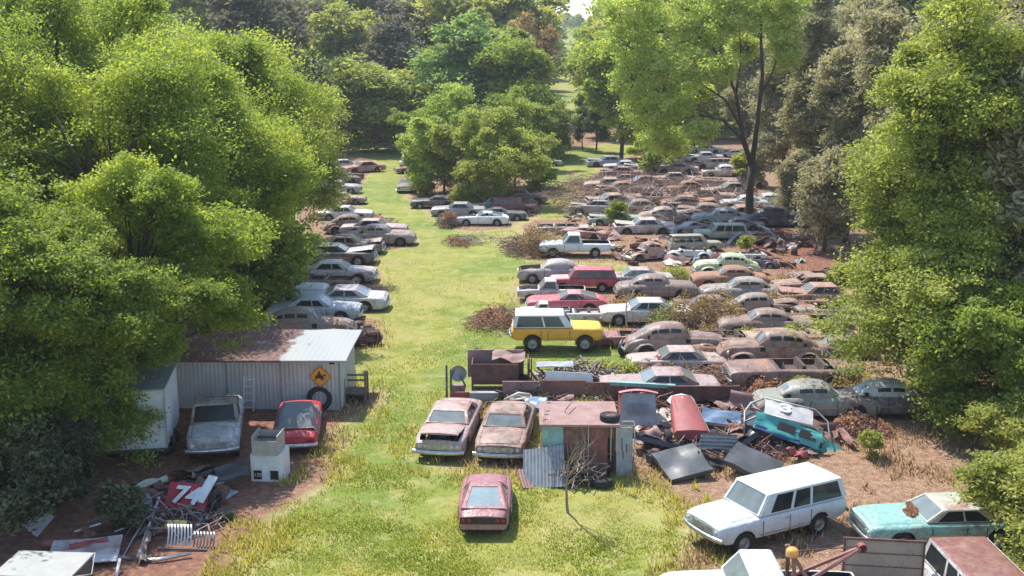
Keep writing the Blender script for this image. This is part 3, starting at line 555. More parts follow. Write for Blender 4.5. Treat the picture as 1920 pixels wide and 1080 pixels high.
def body_geo(T, skip):
    """lower shell; skip = x ranges with an open top"""
    L, W, sill = T['L'], T['W'], T['sill']; h = W/2; fat = T.get('fat'); mb = MB()
    xsn = set(np.linspace(-L/2, L/2, 17).tolist())
    for a, b_ in skip: xsn |= {a, b_}
    ar = T['wr']+.09
    for wx in T['wx']:
        for k in range(7): xsn.add(wx+ar*math.cos(math.pi*k/6))
        xsn.add(wx+ar+.005); xsn.add(wx-ar-.005)
    xsn = sorted(xsn); xsn = [x for i, x in enumerate(xsn) if i == 0 or x-xsn[i-1] > 1e-4]
    P = []
    for x in xsn:
        e = abs(x)/(L/2); wd = h*(1-.10*max(0,(e-.72)/.28)**2) * (1 if not fat else .80-.16*max(0,(x-.6)/(L/2)))
        if T.get('gt'): wd *= 1-.10*max(0, (abs(x)-.9))
        zt = interp(T['top'], x); zb = sill+.10*max(0,(e-.88)/.12)
        if not fat:
            for wx in T['wx']:
                if abs(x-wx) <= ar+1e-6: zb = max(zb, T['wr']-.02+math.sqrt(max(0, ar*ar-(x-wx)**2)))
        zs = zt-(.10 if not T.get('round') else .17); zb = min(zb, zs-.08)
        zm = lerp(zb, zs, .55); rnd = 1.0 if T.get('round') or fat else .55
        rowp = [(wd*.955,zb),(wd,lerp(zb,zm,.5)),(wd,zm),(wd*(.995-.015*rnd),zs),(wd*(.975-.04*rnd),zs+.055),(wd*(.93-.07*rnd),zt-.012),(wd*.80,zt),(wd*.4,zt+.028),(0,zt+.035)]
        P.append([(x, y, z) for y, z in rowp]+[(x, -y, z) for y, z in rowp[-2::-1]])
    nc = len(P[0]); vs = [p for r in P for p in r]; fs = []
    for i in range(len(P)-1):
        xm = (P[i][0][0]+P[i+1][0][0])/2; op = any(a < xm < b_ for a, b_ in skip)
        for j in range(nc-1):
            if op and 6 <= j <= nc-8: continue
            fs.append((i*nc+j, i*nc+j+1, (i+1)*nc+j+1, (i+1)*nc+j))
    mb.add(vs, fs, True)
    mb.add(P[0], [tuple(range(nc))]); mb.add(P[-1], [tuple(range(nc-1,-1,-1))])
    if fat:   # separate bulging fenders
        for wx in T['wx']:
            front = wx > 0; l0, l1 = (.95,.72) if front else (.75,.85)
            for sgn in (1,-1):
                G_ = []
                for k in range(13):
                    tt = k/12; x = wx+lerp(-l0, l1, tt); f = math.sin(math.pi*min(1,max(0,(x-wx+l0)/(l0+l1))))**.5
                    zt = .35+(T['wr']*2+.12-.35)*f if 0 < tt < 1 else .36
                    dxa = abs(x-wx); zb = .30 if dxa > ar else T['wr']-.02+math.sqrt(ar*ar-dxa*dxa)
                    zb = min(zb, zt-.04); r = []
                    for a in range(9):
                        an = math.pi*a/8; yy = .22*math.cos(an)*(.6+.4*f); zz = math.sin(an)
                        z = zt*1.0 if a == 4 else lerp(zb, zt, zz**.7)
                        r.append((x, sgn*(h-.22+yy), z))
                    G_.append(r)
                mb.grid(G_)
        for sgn in (1,-1): mb.box((.05, sgn*(h-.16), sill+.02), (1.9,.24,.05))
    # underside
    mb.poly([(-L/2+.1,h*.7,sill),(L/2-.1,h*.7,sill),(L/2-.1,-h*.7,sill),(-L/2+.1,-h*.7,sill)])
    for wx in T['wx']:
        for s_ in (1,-1): mb.box((wx, s_*h*.52, T['wr']+.12), (T['wr']*2+.1, .04, T['wr']*1.3))
    return mb
def frame_quad(mb, gl, P, wins, v0, v1, off=.02):
    """P: p00,p10 (lower), p11,p01 (upper). wins: list of (u0,u1). frames into mb, panes into gl"""
    P = [Vector(p) for p in P]
    def q(u, v_): return (P[0]*(1-u)+P[1]*u)*(1-v_)+(P[3]*(1-u)+P[2]*u)*v_
    nrm = (P[1]-P[0]).cross(P[3]-P[0]).normalized()
    def strip(a, b_, c, d):
        A = [q(a,c), q(b_,c), q(b_,d), q(a,d)]; B = [p-nrm*.04 for p in A]
        mb.add(A+B, [(0,1,2,3),(7,6,5,4),(0,4,5,1),(1,5,6,2),(2,6,7,3),(3,7,4,0)])
    strip(0,1,0,v0); strip(0,1,v1,1)
    u = 0
    for a, b_ in wins:
        strip(u, a, v0, v1); u = b_
        if gl is not None: gl.append(MB()); gl[-1].poly([q(a,v0)-nrm*off, q(b_,v0)-nrm*off, q(b_,v1)-nrm*off, q(a,v1)-nrm*off])
    strip(u, 1, v0, v1)
GC = {}
def car_geo(tn, roof=True, curved=True):
    key = (tn, roof)
    if key in GC: return GC[key]
    T = TYPES[tn]; L, W, H = T['L'], T['W'], T['H']; h = W/2; a, b_, c, d = T['x']; fat = T.get('fat'); g = {}
    if not fat:
        sm_ = MB(); z0, z1 = T['sill']+.03, interp(T['top'],0)-.12; xs_ = [a-.12, a-1.25] + ([max(d+.2, T['wx'][1]+.45)] if len(T['pil']) and not T.get('mono') and not T.get('gt') else [])
        for x in xs_:
            for s_ in (1,-1): sm_.box((x,s_*(h*.995),(z0+z1)/2),(.022,.02,z1-z0))
        g['seam'] = sm_
        tr_ = MB(); zt_ = T['sill']+.34 if tn in ('sedan60','hardtop','wagon','sedan50') else T['sill']+.10
        tr_.box((.05,h*1.003,zt_),(T['wx'][0]-T['wx'][1]-T['wr']*2-.25,.02,.03))
        g['trimline'] = tr_
        hn = MB(); hn.box((a-1.12,h*1.0,z1-.06),(.16,.03,.03)); g['handle'] = hn
    hw = h*(.62 if fat else .80)
    nose = L/2-(.10 if not fat else .12); tail = -L/2+.12
    hood = (a+.10, nose-.02); trunk = (tail+.02, d-.10)
    cabin = (d+.06, a-.04)
    skip = [hood, cabin] + ([trunk] if trunk[1]-trunk[0] > .25 and not T.get('bed') else [])
    if T.get('bed'): skip = [hood, (d+.06,a-.04), (-L/2+.06, d-.10)]
    g['body'] = body_geo(T, skip)
    def lid(x0, x1, dz=.012):
        P = []
        for i in range(9):
            x = lerp(x0, x1, i/8); e = abs(x)/(L/2); wd = h*(1-.10*max(0,(e-.72)/.28)**2)*(1 if not fat else .80-.16*max(0,(x-.6)/(L/2)))
            if T.get('gt'): wd *= 1-.10*max(0, (abs(x)-.9))
            zt = interp(T['top'], x); cr = .05 if not fat else .14
            P.append([(x, wd*.795*y, zt+dz+cr*(1-y*y)-(.03 if abs(y) == 1 else 0)) for y in (-1,-.96,-.6,-.2,0,.2,.6,.96,1)])
        m_ = MB(); m_.grid(P); m_.add(P[0], [tuple(range(9))]); m_.add(P[-1], [tuple(range(8,-1,-1))]); return m_
    g['hood'] = lid(*hood); g['hoodx'] = hood
    if len(skip) > 2 and not T.get('bed'): g['trunk_lid'] = lid(*trunk)
    # engine and interior
    e = MB(); x0, x1 = hood; zc = interp(T['top'], (x0+x1)/2)
    e.box(((x0+x1)/2, 0, T['sill']+.12), (x1-x0, hw*1.9, .06)); e.box((x0+.02, 0, zc-.3), (.05, hw*1.8, .5)); e.box(((x0+x1)/2-.1, 0, zc-.38), (.75,.45,.36))
    e.lathe([(.0,.10),(.2,.10),(.2,0)], ((x0+x1)/2-.1, 0, zc-.22), 'Z', 12); e.box((x1-.1, 0, zc-.35), (.08, hw*1.3, .42)); e.box((x0+.35, hw*.6, zc-.25), (.3,.2,.2))
    for s_ in (1,-1): e.tube([(x0+.5,.25*s_,zc-.3),(x0+.9,.3*s_,zc-.28)], .06)
    g['engine'] = e
    s = MB(); zf = T['sill']+.10; s.box(((a+d)/2, 0, zf), (a-d-.1, h*1.6, .06)); zt = interp(T['top'], 0)
    for xx in ([-.05, -.95] if not T.get('bed') else [.0]): s.box((xx,0,zf+.25), (.55,h*1.4,.22)); s.box((xx-.28,0,zt-.15), (.16,h*1.4,.55), (0,-8,0))
    s.box((a-.12,0,zt-.12), (.22,h*1.6,.2)); s.lathe([(.17,0),(.2,0),(.2,.03),(.17,.03),(.17,0)], (a-.42,.38,zt-.04), 'X', 14)
    g['seats'] = s
    # greenhouse
    wb = h*(.84 if not fat else .70)*(1 if not T.get('gt') else .98); wr_ = h*(.70 if not fat else .60)*(1 if not T.get('gt') else .82)
    if tn in ('suv','blazer','pickup'): wr_ = h*.80; wb = h*.90
    za = interp(T['top'], a)+.015; zd = interp(T['top'], d)+.015; zr = H-T['crown']
    A, B, C_, D_ = (a,wb,za), (b_,wr_,zr), (c,wr_,zr), (d,wb*(1 if not fat else .86),zd)
    m_ = lambda p: (p[0],-p[1],p[2])
    fr = MB(); w1 = []; w2 = []; w3 = []
    if 'dome' in T:
        PR = T['dome']; x0, x1 = PR[0][0], PR[-1][0]; wm = h*(.74 if fat else .84)
        PRr = sorted(PR)
        def S(x, ph, off=0.0):
            zb_ = min(interp(T['top'], x)-.02, interp(PRr, x)-.01); zt_ = interp(PRr, x)
            t_ = (x0-x)/(x0-x1); wd_ = wm*(.86+.14*math.sin(math.pi*min(1,t_*1.1)))*(1-.30*max(0,(t_-.6)/.4)**1.5)
            cc, ss = math.cos(ph), math.sin(ph)
            y = (wd_*(1-.20*abs(ss)**2)+off)*math.copysign(abs(cc)**.55, cc); return (x+off*.3, y, zb_+(zt_-zb_+off)*abs(ss)**.62)
        ns = 22; G_ = []
        for i in range(ns+1):
            t_ = i/ns; x = lerp(x0, x1, t_); G_.append([S(x, math.pi*k/16) for k in range(17)])
        # smooth profile sampling
        rf = MB(); rf.grid([r[::-1] for r in G_]); g['roof'] = rf
        def patch(lst, xa_, xb_, p0_, p1_, off=.012):
            q = MB(); q.grid([[S(lerp(xa_,xb_,i/4), lerp(p0_,p1_,k/4), off) for k in range(5)][::-1] for i in range(5)]); lst.append(q)
        lo, hi = R(14), R(33)
        for xa_, xb_ in T['dwin']: patch(w3, xa_, xb_, lo, hi); patch(w3, xa_, xb_, math.pi-lo, math.pi-hi)
        xa_, xb_ = T['dws']; patch(w1, xa_, xb_, R(42), R(87), .02); patch(w1, xa_, xb_, R(93), R(138), .02)
        xa_, xb_ = T['drw']; patch(w2, xa_, xb_, R(62), R(118), .015)
        g['panes'] = (w1, w2, w3); dome = True
    else: dome = False
    wins = []; u = .10 if a-b_ > .3 else .05; e1 = .93 if not fat else .78
    if T.get('mono') or T.get('gt'): e1 = .70
    if tn in ('sedan60','hardtop'): e1 = .84
    if tn in ('suv','blazer','wagon'): e1 = .965
    st = [u]+[lerp(u,e1,p) for p in T['pil']]+[e1]
    for p, q in zip(st, st[1:]): wins.append((p+.015, q-.015))
    if not dome:
     frame_quad(fr, w3, [D_,A,B,C_][::1], [(1-q,1-p) for p,q in wins][::-1], .06, .90)
     frame_quad(fr, w3, [m_(A),m_(D_),m_(C_),m_(B)], wins, .06, .90)
     frame_quad(fr, w1, [A,m_(A),m_(B),B], [(.05,.95)] if not fat else [(.07,.49),(.51,.93)], .05, .93)
    if not dome: g['panes'] = (w1, w2, w3)
    rw = [(.07,.93)] if not fat else [(.22,.78)]
    if T.get('gt'): rw = [(.09,.91)]
    if not dome: frame_quad(fr, w2, [m_(D_),D_,C_,m_(C_)], rw, (.08 if not fat else .42), (.92 if not fat else .90))
    g['window_frame'] = fr
    rf = MB(); P = []
    ex = .05; n = 10
    for i in range(n+1):
        t = i/n; x = lerp(b_+ex, c-ex, t); f = math.sin(math.pi*t)**.5 if 0 < t < 1 else 0; r = []
        for y in (-1.03,-1.0,-.9,-.7,-.35,0,.35,.7,.9,1.0,1.03):
            z = zr+T['crown']*(f*.75+.25)*(1-abs(y/1.03)**2.6)+.012
            if abs(y) > 1.01: z -= .05
            r.append((x, y*(wr_+.01), z))
        P.append(r)
    P = [[(p[0]+.02, p[1], p[2]-.045) for p in P[0]]]+P+[[(p[0]-.02, p[1], p[2]-.045) for p in P[-1]]]
    if not dome: rf.grid(P); g['roof'] = rf
    # ends
    zb = T['sill']+.12; zf_ = interp(T['top'], L/2)
    gm_ = MB(); wf = h*(.80 if not fat else .42)
    for k in range(5): gm_.box((L/2+.012+(.0 if not fat else .0), 0, lerp(zb+.16, zf_-.07, k/4)), (.03, wf*1.3, .022))
    gm_.box((L/2+.002, 0, (zb+.16+zf_-.07)/2), (.02, wf*1.34, zf_-zb-.18)); g['grille'] = gm_
    for nm, x, z, dirn in (('front', L/2, zb+.06, 1), ('rear', -L/2, zb+.08, -1)):
        bm_ = MB(); P = []
        for k in range(9):
            y = lerp(-1, 1, k/8); xx = x+dirn*(.12-.14*abs(y)**3); P.append([(xx, y*h*1.0, z-.08),(xx+dirn*.04, y*h*1.01, z),(xx, y*h*1.0, z+.08),(xx-dirn*.05, y*h*.99, z+.07)])
        bm_.grid(P); g['bumper_'+nm] = bm_
    hl = MB(); zz = zf_-.14 if not fat else .80; yy = h*.74 if not fat else h-.24; xx = L/2-.02 if not fat else T['wx'][0]+.62
    hl.lathe([(0,.05),(.075,.04),(.095,.0),(.11,-.03)], (xx, 0, zz), 'X', 14); g['headlight'] = (hl, yy)
    tl = MB(); tl.box((-L/2-.012, 0, interp(T['top'],-L/2)-.14), (.03,.26,.10)); g['taillight'] = (tl, h*.70)
    wr = T['wr']; wh = MB(); wh.lathe([(wr*.58,-.095),(wr*.80,-.11),(wr*.97,-.09),(wr,-.05),(wr,.05),(wr*.97,.09),(wr*.80,.11),(wr*.58,.095)], (0,0,0), 'Y', 22)
    ri = MB(); ri.lathe([(0,.06),(wr*.2,.075),(wr*.28,.04),(wr*.5,.03),(wr*.56,.085),(wr*.6,.09)], (0,0,0), 'Y', 18); g['wheel'] = (wh, ri)
    if T.get('bed'):
        bd = MB(); x0, x1 = -L/2+.06, d-.12; bw = h*.80; bd.box(((x0+x1)/2,0,.72), (x1-x0, bw*2, .04))
        for s_ in (1,-1): bd.box(((x0+x1)/2, s_*(bw-.01), .91), (x1-x0,.03,.36)); bd.box((T['wx'][1], s_*(bw-.14), .82), (.85,.26,.2))
        bd.box((x1,0,.91), (.03,bw*2,.36)); bd.box((x0,0,.91), (.03,bw*2,.36)); g['bed'] = bd
    for k in list(g):
        if isinstance(g[k], MB): g[k] = g[k].mesh(k) if g[k].v else None
    g['panes'] = [[q.mesh('pane') for q in p] for p in g['panes']]
    g['headlight'] = (g['headlight'][0].mesh('headlight'), yy); g['taillight'] = (g['taillight'][0].mesh('taillight'), h*.70)
    g['wheel'] = (g['wheel'][0].mesh('wheel'), g['wheel'][1].mesh('rim'))
    GC[key] = g; return g
def inst(name, me, mat, parent, loc=(0,0,0), rot=(0,0,0), label=None, scale=None):
    if me is None: return None
    if not me.materials: me.materials.append(mat)
    o = bpy.data.objects.new(name, me); o.location = loc; o.rotation_euler = rot
    if scale: o.scale = scale
    link(o, parent); o.material_slots[0].link = 'OBJECT'; o.material_slots[0].material = mat
    if label: o['label'] = label
    return o
rcar = random.Random(12)
_q = MB(); _q.lathe([(0,-.03),(.06,-.028),(.075,-.01),(.08,.02)], (0,0,0), 'X', 14); round_lamp = _q.mesh('round_lamp')
_q = MB(); _q.box((-1.975,0,.60),(.015,1.40,.22)); tail_band = _q.mesh('tail_band')
def car(px, py, hd, tn, col, label, cat='wrecked car', name=None, rust=.5, roofc=None, hoodc=None, flags='', glass=None, group=None, sc=1.0, roll=0, pitch=0, dz=-.03, small=None, wheels=None):
    """flags: H no hood, h hood ajar, R no roof, T no trunk lid, t trunk lid open, G no glass, W no wheels, U no bumpers"""
    g = car_geo(tn); T = TYPES[tn]; p = G(px, py) if not hasattr(px,'__len__') else Vector((0,0,0)); depth = p.y
    if hasattr(px,'__len__'): p = Vector((px[0],px[1],0)); depth = p.y
    name = name or {'pickup':'pickup_truck','suv':'station_wagon','wagon':'station_wagon','blazer':'offroad_wagon','gt':'sports_car','coupe':'coupe','beetle':'small_car'}.get(tn, 'old_sedan')
    r = thing(name, label, cat, (p.x, p.y, dz), hd, group); r.rotation_euler = (R(roll), R(pitch), R(hd)); r.scale = (sc,)*3
    pm = paint(col, rust); rm = paint(roofc, rust) if roofc else pm; hm = paint(hoodc, rust*.8) if hoodc else pm
    far = depth > 125 if small is None else small; h = T['W']/2; L = T['L']
    inst('body', g['body'], pm, r)
    if 'H' in flags: inst('engine', g['engine'], ENG, r)
    else:
        x0 = g['hoodx'][0]; zp = interp(T['top'], x0)
        o = inst('hood', g['hood'], hm, r)
        if 'h' in flags:
            inst('engine', g['engine'], ENG, r); a = R(-9 if 'hh' not in flags else -50)
            M_ = Matrix.Translation((x0,0,zp)) @ Matrix.Rotation(a, 4, 'Y') @ Matrix.Translation((-x0,0,-zp)); o.matrix_basis = M_
    if g.get('trunk_lid') is not None:
        if 'T' in flags: inst('trunk_floor', g['trunk_lid'], DARK, r, (0,0,-.3))
        else:
            o = inst('trunk_lid', g['trunk_lid'], pm, r)
            if 't' in flags:
                x0 = T['x'][3]-.1; zp = interp(T['top'], x0)
                o.matrix_basis = Matrix.Translation((x0,0,zp)) @ Matrix.Rotation(R(32), 4, 'Y') @ Matrix.Translation((-x0,0,-zp))
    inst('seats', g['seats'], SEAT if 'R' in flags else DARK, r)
    if 'R' not in flags:
        inst('roof', g['roof'], rm, r); inst('window_frame', g.get('window_frame'), rm if roofc and tn not in ('suv',) else pm, r)
        if 'G' not in flags:
            gl = {'d':GLASSD,'p':GLASSB,None:GLASS}[glass]
            for nm, ps, gm_ in (('windshield',g['panes'][0],gl),('rear_window',g['panes'][1],gl),('side_window',g['panes'][2],GLASSD if glass != 'p' else GLASS)):
                for q in ps: inst(nm, q, gm_, r)
    if T.get('bed'): inst('truck_bed', g['bed'], DARK if 'B' not in flags else pm, r)
    wh, ri = g['wheel']
    if 'W' not in flags:
        for wx in T['wx']:
            for s_ in (1,-1):
                if wheels is not None and (wx > 0, s_ > 0) in wheels: continue
                o = inst('wheel', wh, TYRE, r, (wx, s_*(h-.15), T['wr']), (0,0,0 if s_ > 0 else math.pi))
                if not far: inst('rim', ri, RIM if rust < .35 else RIMR, o)
    if far: return r
    if 'seam' in g: inst('door_seam', g['seam'], DARK, r)
    if 'trimline' in g and rust < .5:
        for s_ in (1,-1): inst('side_trim', g['trimline'], CHROME, r, (0,0,0), (0,0,0), None, (1,s_,1))
    if 'handle' in g and 'R' not in flags:
        for s_ in (1,-1): inst('door_handle', g['handle'], CHROME, r, (0,0,0), (0,0,0), None, (1,s_,1))
    inst('grille', g['grille'], CHROME if rust < .7 else RUSTD, r)
    if 'U' not in flags:
        for e in ('front','rear'): inst('bumper', g['bumper_'+e], CHROME if rust < .9 else RUSTY, r)
    for s_ in (1,-1):
        inst('headlight', g['headlight'][0], LAMP, r, (0, s_*g['headlight'][1], 0))
        if tn in ('sedan60','hardtop'): inst('headlight', g['headlight'][0], LAMP, r, (0, s_*(g['headlight'][1]-.24), 0))
        if T.get('gt'):
            for q_ in (.42,.60): inst('taillight', round_lamp, RLAMP, r, (-L/2-.01, s_*q_, .60))
            inst('tail_band', tail_band, BLACK, r) if s_ == 1 else None
        else: inst('taillight', g['taillight'][0], RLAMP, r, (0, s_*g['taillight'][1], 0))
    return r
# colours
BR=(.27,.165,.13); BR2=(.33,.21,.175); DB=(.15,.095,.08); PK=(.50,.36,.33); MAR=(.27,.085,.09); GRY=(.36,.36,.35); LG=(.55,.56,.54); WH=(.74,.77,.76)
CRM=(.62,.56,.42); GRN=(.30,.34,.26); BLK=(.045,.045,.05); SIL=(.50,.54,.56); TEAL=(.27,.53,.48); RED=(.48,.045,.06); PG=(.62,.68,.42); BLU=(.33,.39,.44)
K = 'wrecked car'
# foreground
car(845,822,263,'hardtop',PK,'faded pink and rust hardtop with its hood slightly raised, left of the two facing cars','sedan',rust=.38,flags='h',roofc=PK)
car(950,828,263.5,'sedan60',(.46,.27,.22),'rust red sedan with a pale windshield, right of the two facing cars','sedan',rust=.55)
gt = car(911,960,89,'gt',(.38,.16,.17),'dusty maroon sports car with wraparound rear glass, alone on the grass','sports car',rust=.03,glass='p',flags='U',sc=1.08)
car(1436,1000,208,'suv',(.60,.64,.645),'pale grey white long wagon with dark side windows parked on the red dirt','wagon',rust=.0,roofc=(.76,.81,.81),sc=.97,dz=0)
car(1762,1010,184,'hardtop',TEAL,'faded teal coupe with a rust patch at its windshield, beside the olive shrub',K,rust=.2,roofc=(.50,.50,.40))
car((12.95,27.6),0,272,'suv',(.66,.68,.67),'white sided wagon with a dark rusted roof in the bottom right corner','wagon',rust=.12,roofc=(.26,.11,.09),name='station_wagon')
# middle lane side
bz = car(1043,654,0,'blazer',(.84,.40,.03),'yellow off road wagon with a white top and big tyres','offroad wagon',rust=.0,roofc=WH,hoodc=(.84,.72,.06),glass='d',dz=.08)  # orange body colour carries the shade of the sides; hood keeps the sunlit yellow
car(1077,479,180,'pickup',(.72,.78,.80),'clean pale blue white pickup with a dark empty bed','pickup truck',rust=.0,roofc=WH,sc=.98)
car(1040,527,180,'sedan50',(.46,.42,.40),'grey sedan with its hood gone and engine showing, nose to the lane',K,rust=.3,flags='HGU')
car(1093,543,180,'suv',(.47,.06,.085),'dark red wagon with a pinkish hood behind the grey hoodless sedan','wagon',rust=.04,roofc=(.55,.13,.18),hoodc=(.62,.45,.44),sc=.80)
car(1033,563,180,'pickup',(.70,.64,.60),'pink and white pickup front with an empty grille hole, behind the red coupe',K,rust=.2,flags='HU',sc=.78)
car(1062,584,180,'coupe',(.62,.11,.13),'bright red coupe with a grey fender, nose to the lane',K,rust=.10,sc=1.02,roofc=(.60,.30,.30))
car(1095,603,180,'hardtop',(.70,.71,.68),'white roofless car body just behind the yellow wagon',K,rust=.15,flags='RHW',sc=.72)
car(1020,596,180,'pickup',WH,'white truck cab whose flat roof shows over the yellow wagon','pickup truck',rust=.05,sc=.55,flags='W')
car(1192,537,180,'sedan60',(.52,.46,.42),'pale dusty sedan with bluish glass, behind the brown long trunk sedan',K,rust=.3,glass='p',sc=.92)
car(1229,558,0,'sedan50',(.27,.20,.175),'dark brown rounded sedan with a long hood and a chrome side strip',K,rust=.35,sc=1.0)
car(1210,604,180,'sedan60',(.66,.65,.58),'off white sedan with a cream roof behind the dry brush',K,rust=.28)
car(1140,604,180,'hardtop',(.55,.35,.32),'pinkish car body between the red coupe and the cream roofed sedan',K,rust=.3,flags='RW',sc=.62)
car(1178,647,180,'hardtop',(.36,.13,.12),'maroon front half of a car with a spare wheel leaning at its side',K,rust=.35,flags='RW',sc=.72)
car(1262,667,0,'fat40',(.27,.185,.16),'large brown fastback sedan with a tyre leaning at its tail','vintage sedan',rust=.45,sc=1.06)
car(1338,672,180,'sedan50',BR2,'low roofless brown car mostly hidden behind the large brown fastback',K,rust=.8,sc=.8,flags='R')
car(1268,690,180,'sedan60',(.55,.44,.40),'pale pinkish sedan half sunk in dry weeds',K,rust=.4,dz=-.25,sc=.92)
car(1236,744,180,'hardtop',(.45,.34,.33),'dusty mauve hardtop with a teal strip along its long tail',K,rust=.3,dz=-.1)
car(1447,685,180,'fat40',(.27,.165,.135),'big dark rust rounded sedan with a long hood, largest in the right rows','vintage sedan',rust=.55,sc=1.12)
car(1482,722,180,'hardtop',(.22,.13,.12),'dark brown roofless convertible with seats showing',K,rust=.35,flags='R',sc=1.12)
car(1525,778,0,'sedan50',(.28,.30,.25),'grey green sedan with a dark open nose, weeds over its windows',K,rust=.35,flags='H',sc=1.02)
car(1668,775,0,'sedan50',(.10,.10,.11),'black sedan with a pale roof half hidden by the right hand trees',K,rust=.2,roofc=LG)
# rows on the right
rows_r = [
 (1368,537,180,'sedan50',BR2,'rust brown sedan with a narrow light roof edge, behind the long grey sedan',.75,'',1),
 (1392,563,180,'sedan50',(.36,.37,.35),'grey roofed sedan with two clear side windows in the right rows',.45,'',1.05),
 (1362,513,180,'fat40',PG,'pale yellow green rounded car body at the near edge of the red clearing',.12,'',.95),
 (1425,592,0,'fat40',(.33,.28,.24),'grey brown rounded sedan with its tail full of brush',.5,'',.9),
 (1500,605,0,'sedan50',(.36,.20,.155),'orange rust car front with a round open nose',.85,'RH',.85),
 (1430,625,180,'sedan50',(.28,.21,.18),'brown rounded sedan with a white strip behind its rear glass',.6,'',1),
 (1340,652,180,'hardtop',(.52,.42,.30),'long cream and rust sedan without a roof above the pale sunken sedan',.5,'R',.95),
 (1522,548,180,'sedan60',(.42,.24,.19),'orange brown sedan at the back of the far right column',.8,'',.95),
 (1535,569,180,'sedan60',(.48,.30,.25),'rusty sedan with a white front panel in the far right column',.5,'',1.0),
 (1545,532,180,'sedan60',(.36,.24,.19),'faint rusty car furthest back in the far right column',.8,'R',.9),
 (1548,598,180,'sedan50',(.30,.31,.24),'greenish grey car low in the weeds of the far right column',.5,'R',.85),
 (1545,620,180,'sedan60',(.40,.22,.17),'long rust hooded car below the greenish grey one',.85,'R',.9),
 (1560,645,180,'sedan60',(.48,.33,.24),'tan rust car lying beside the vertical rusty door',.7,'R',.8),
 (1568,668,180,'sedan50',(.36,.24,.17),'brown car just touching the yellow green boughs, above the convertible',.7,'',.8),
 (1524,664,180,'sedan60',(.38,.21,.17),'flat orange brown car body right of the biggest rounded sedan',.9,'RH',.8),
 (1475,643,180,'sedan50',(.42,.28,.22),'low tan car body between the two rounded brown sedans',.7,'R',.8),
 (1495,575,180,'sedan60',(.30,.19,.16),'dark car body at the gap between the right rows',.6,'RHW',.7),
 (1325,585,180,'sedan60',(.40,.27,.22),'rusty car buried in the brown brush thicket',.8,'',.8),
]
def wear(fl, tn, lab):
    if fl or 'window' in lab or 'roof' in lab or 'clean' in lab: return fl
    q = rcar.random(); return 'h' if q < .22 else 'H' if q < .36 else 'T' if q < .48 else 'G' if q < .62 and 'dome' not in TYPES[tn] else ''
for px,py,hd,tn,cl,lab,ru,fl,s_ in rows_r:
    fl = wear(fl, tn, lab); car(px,py,hd,tn,cl,lab,K,rust=ru,flags=fl,sc=s_,roll=rcar.uniform(-2,2),dz=-.15)
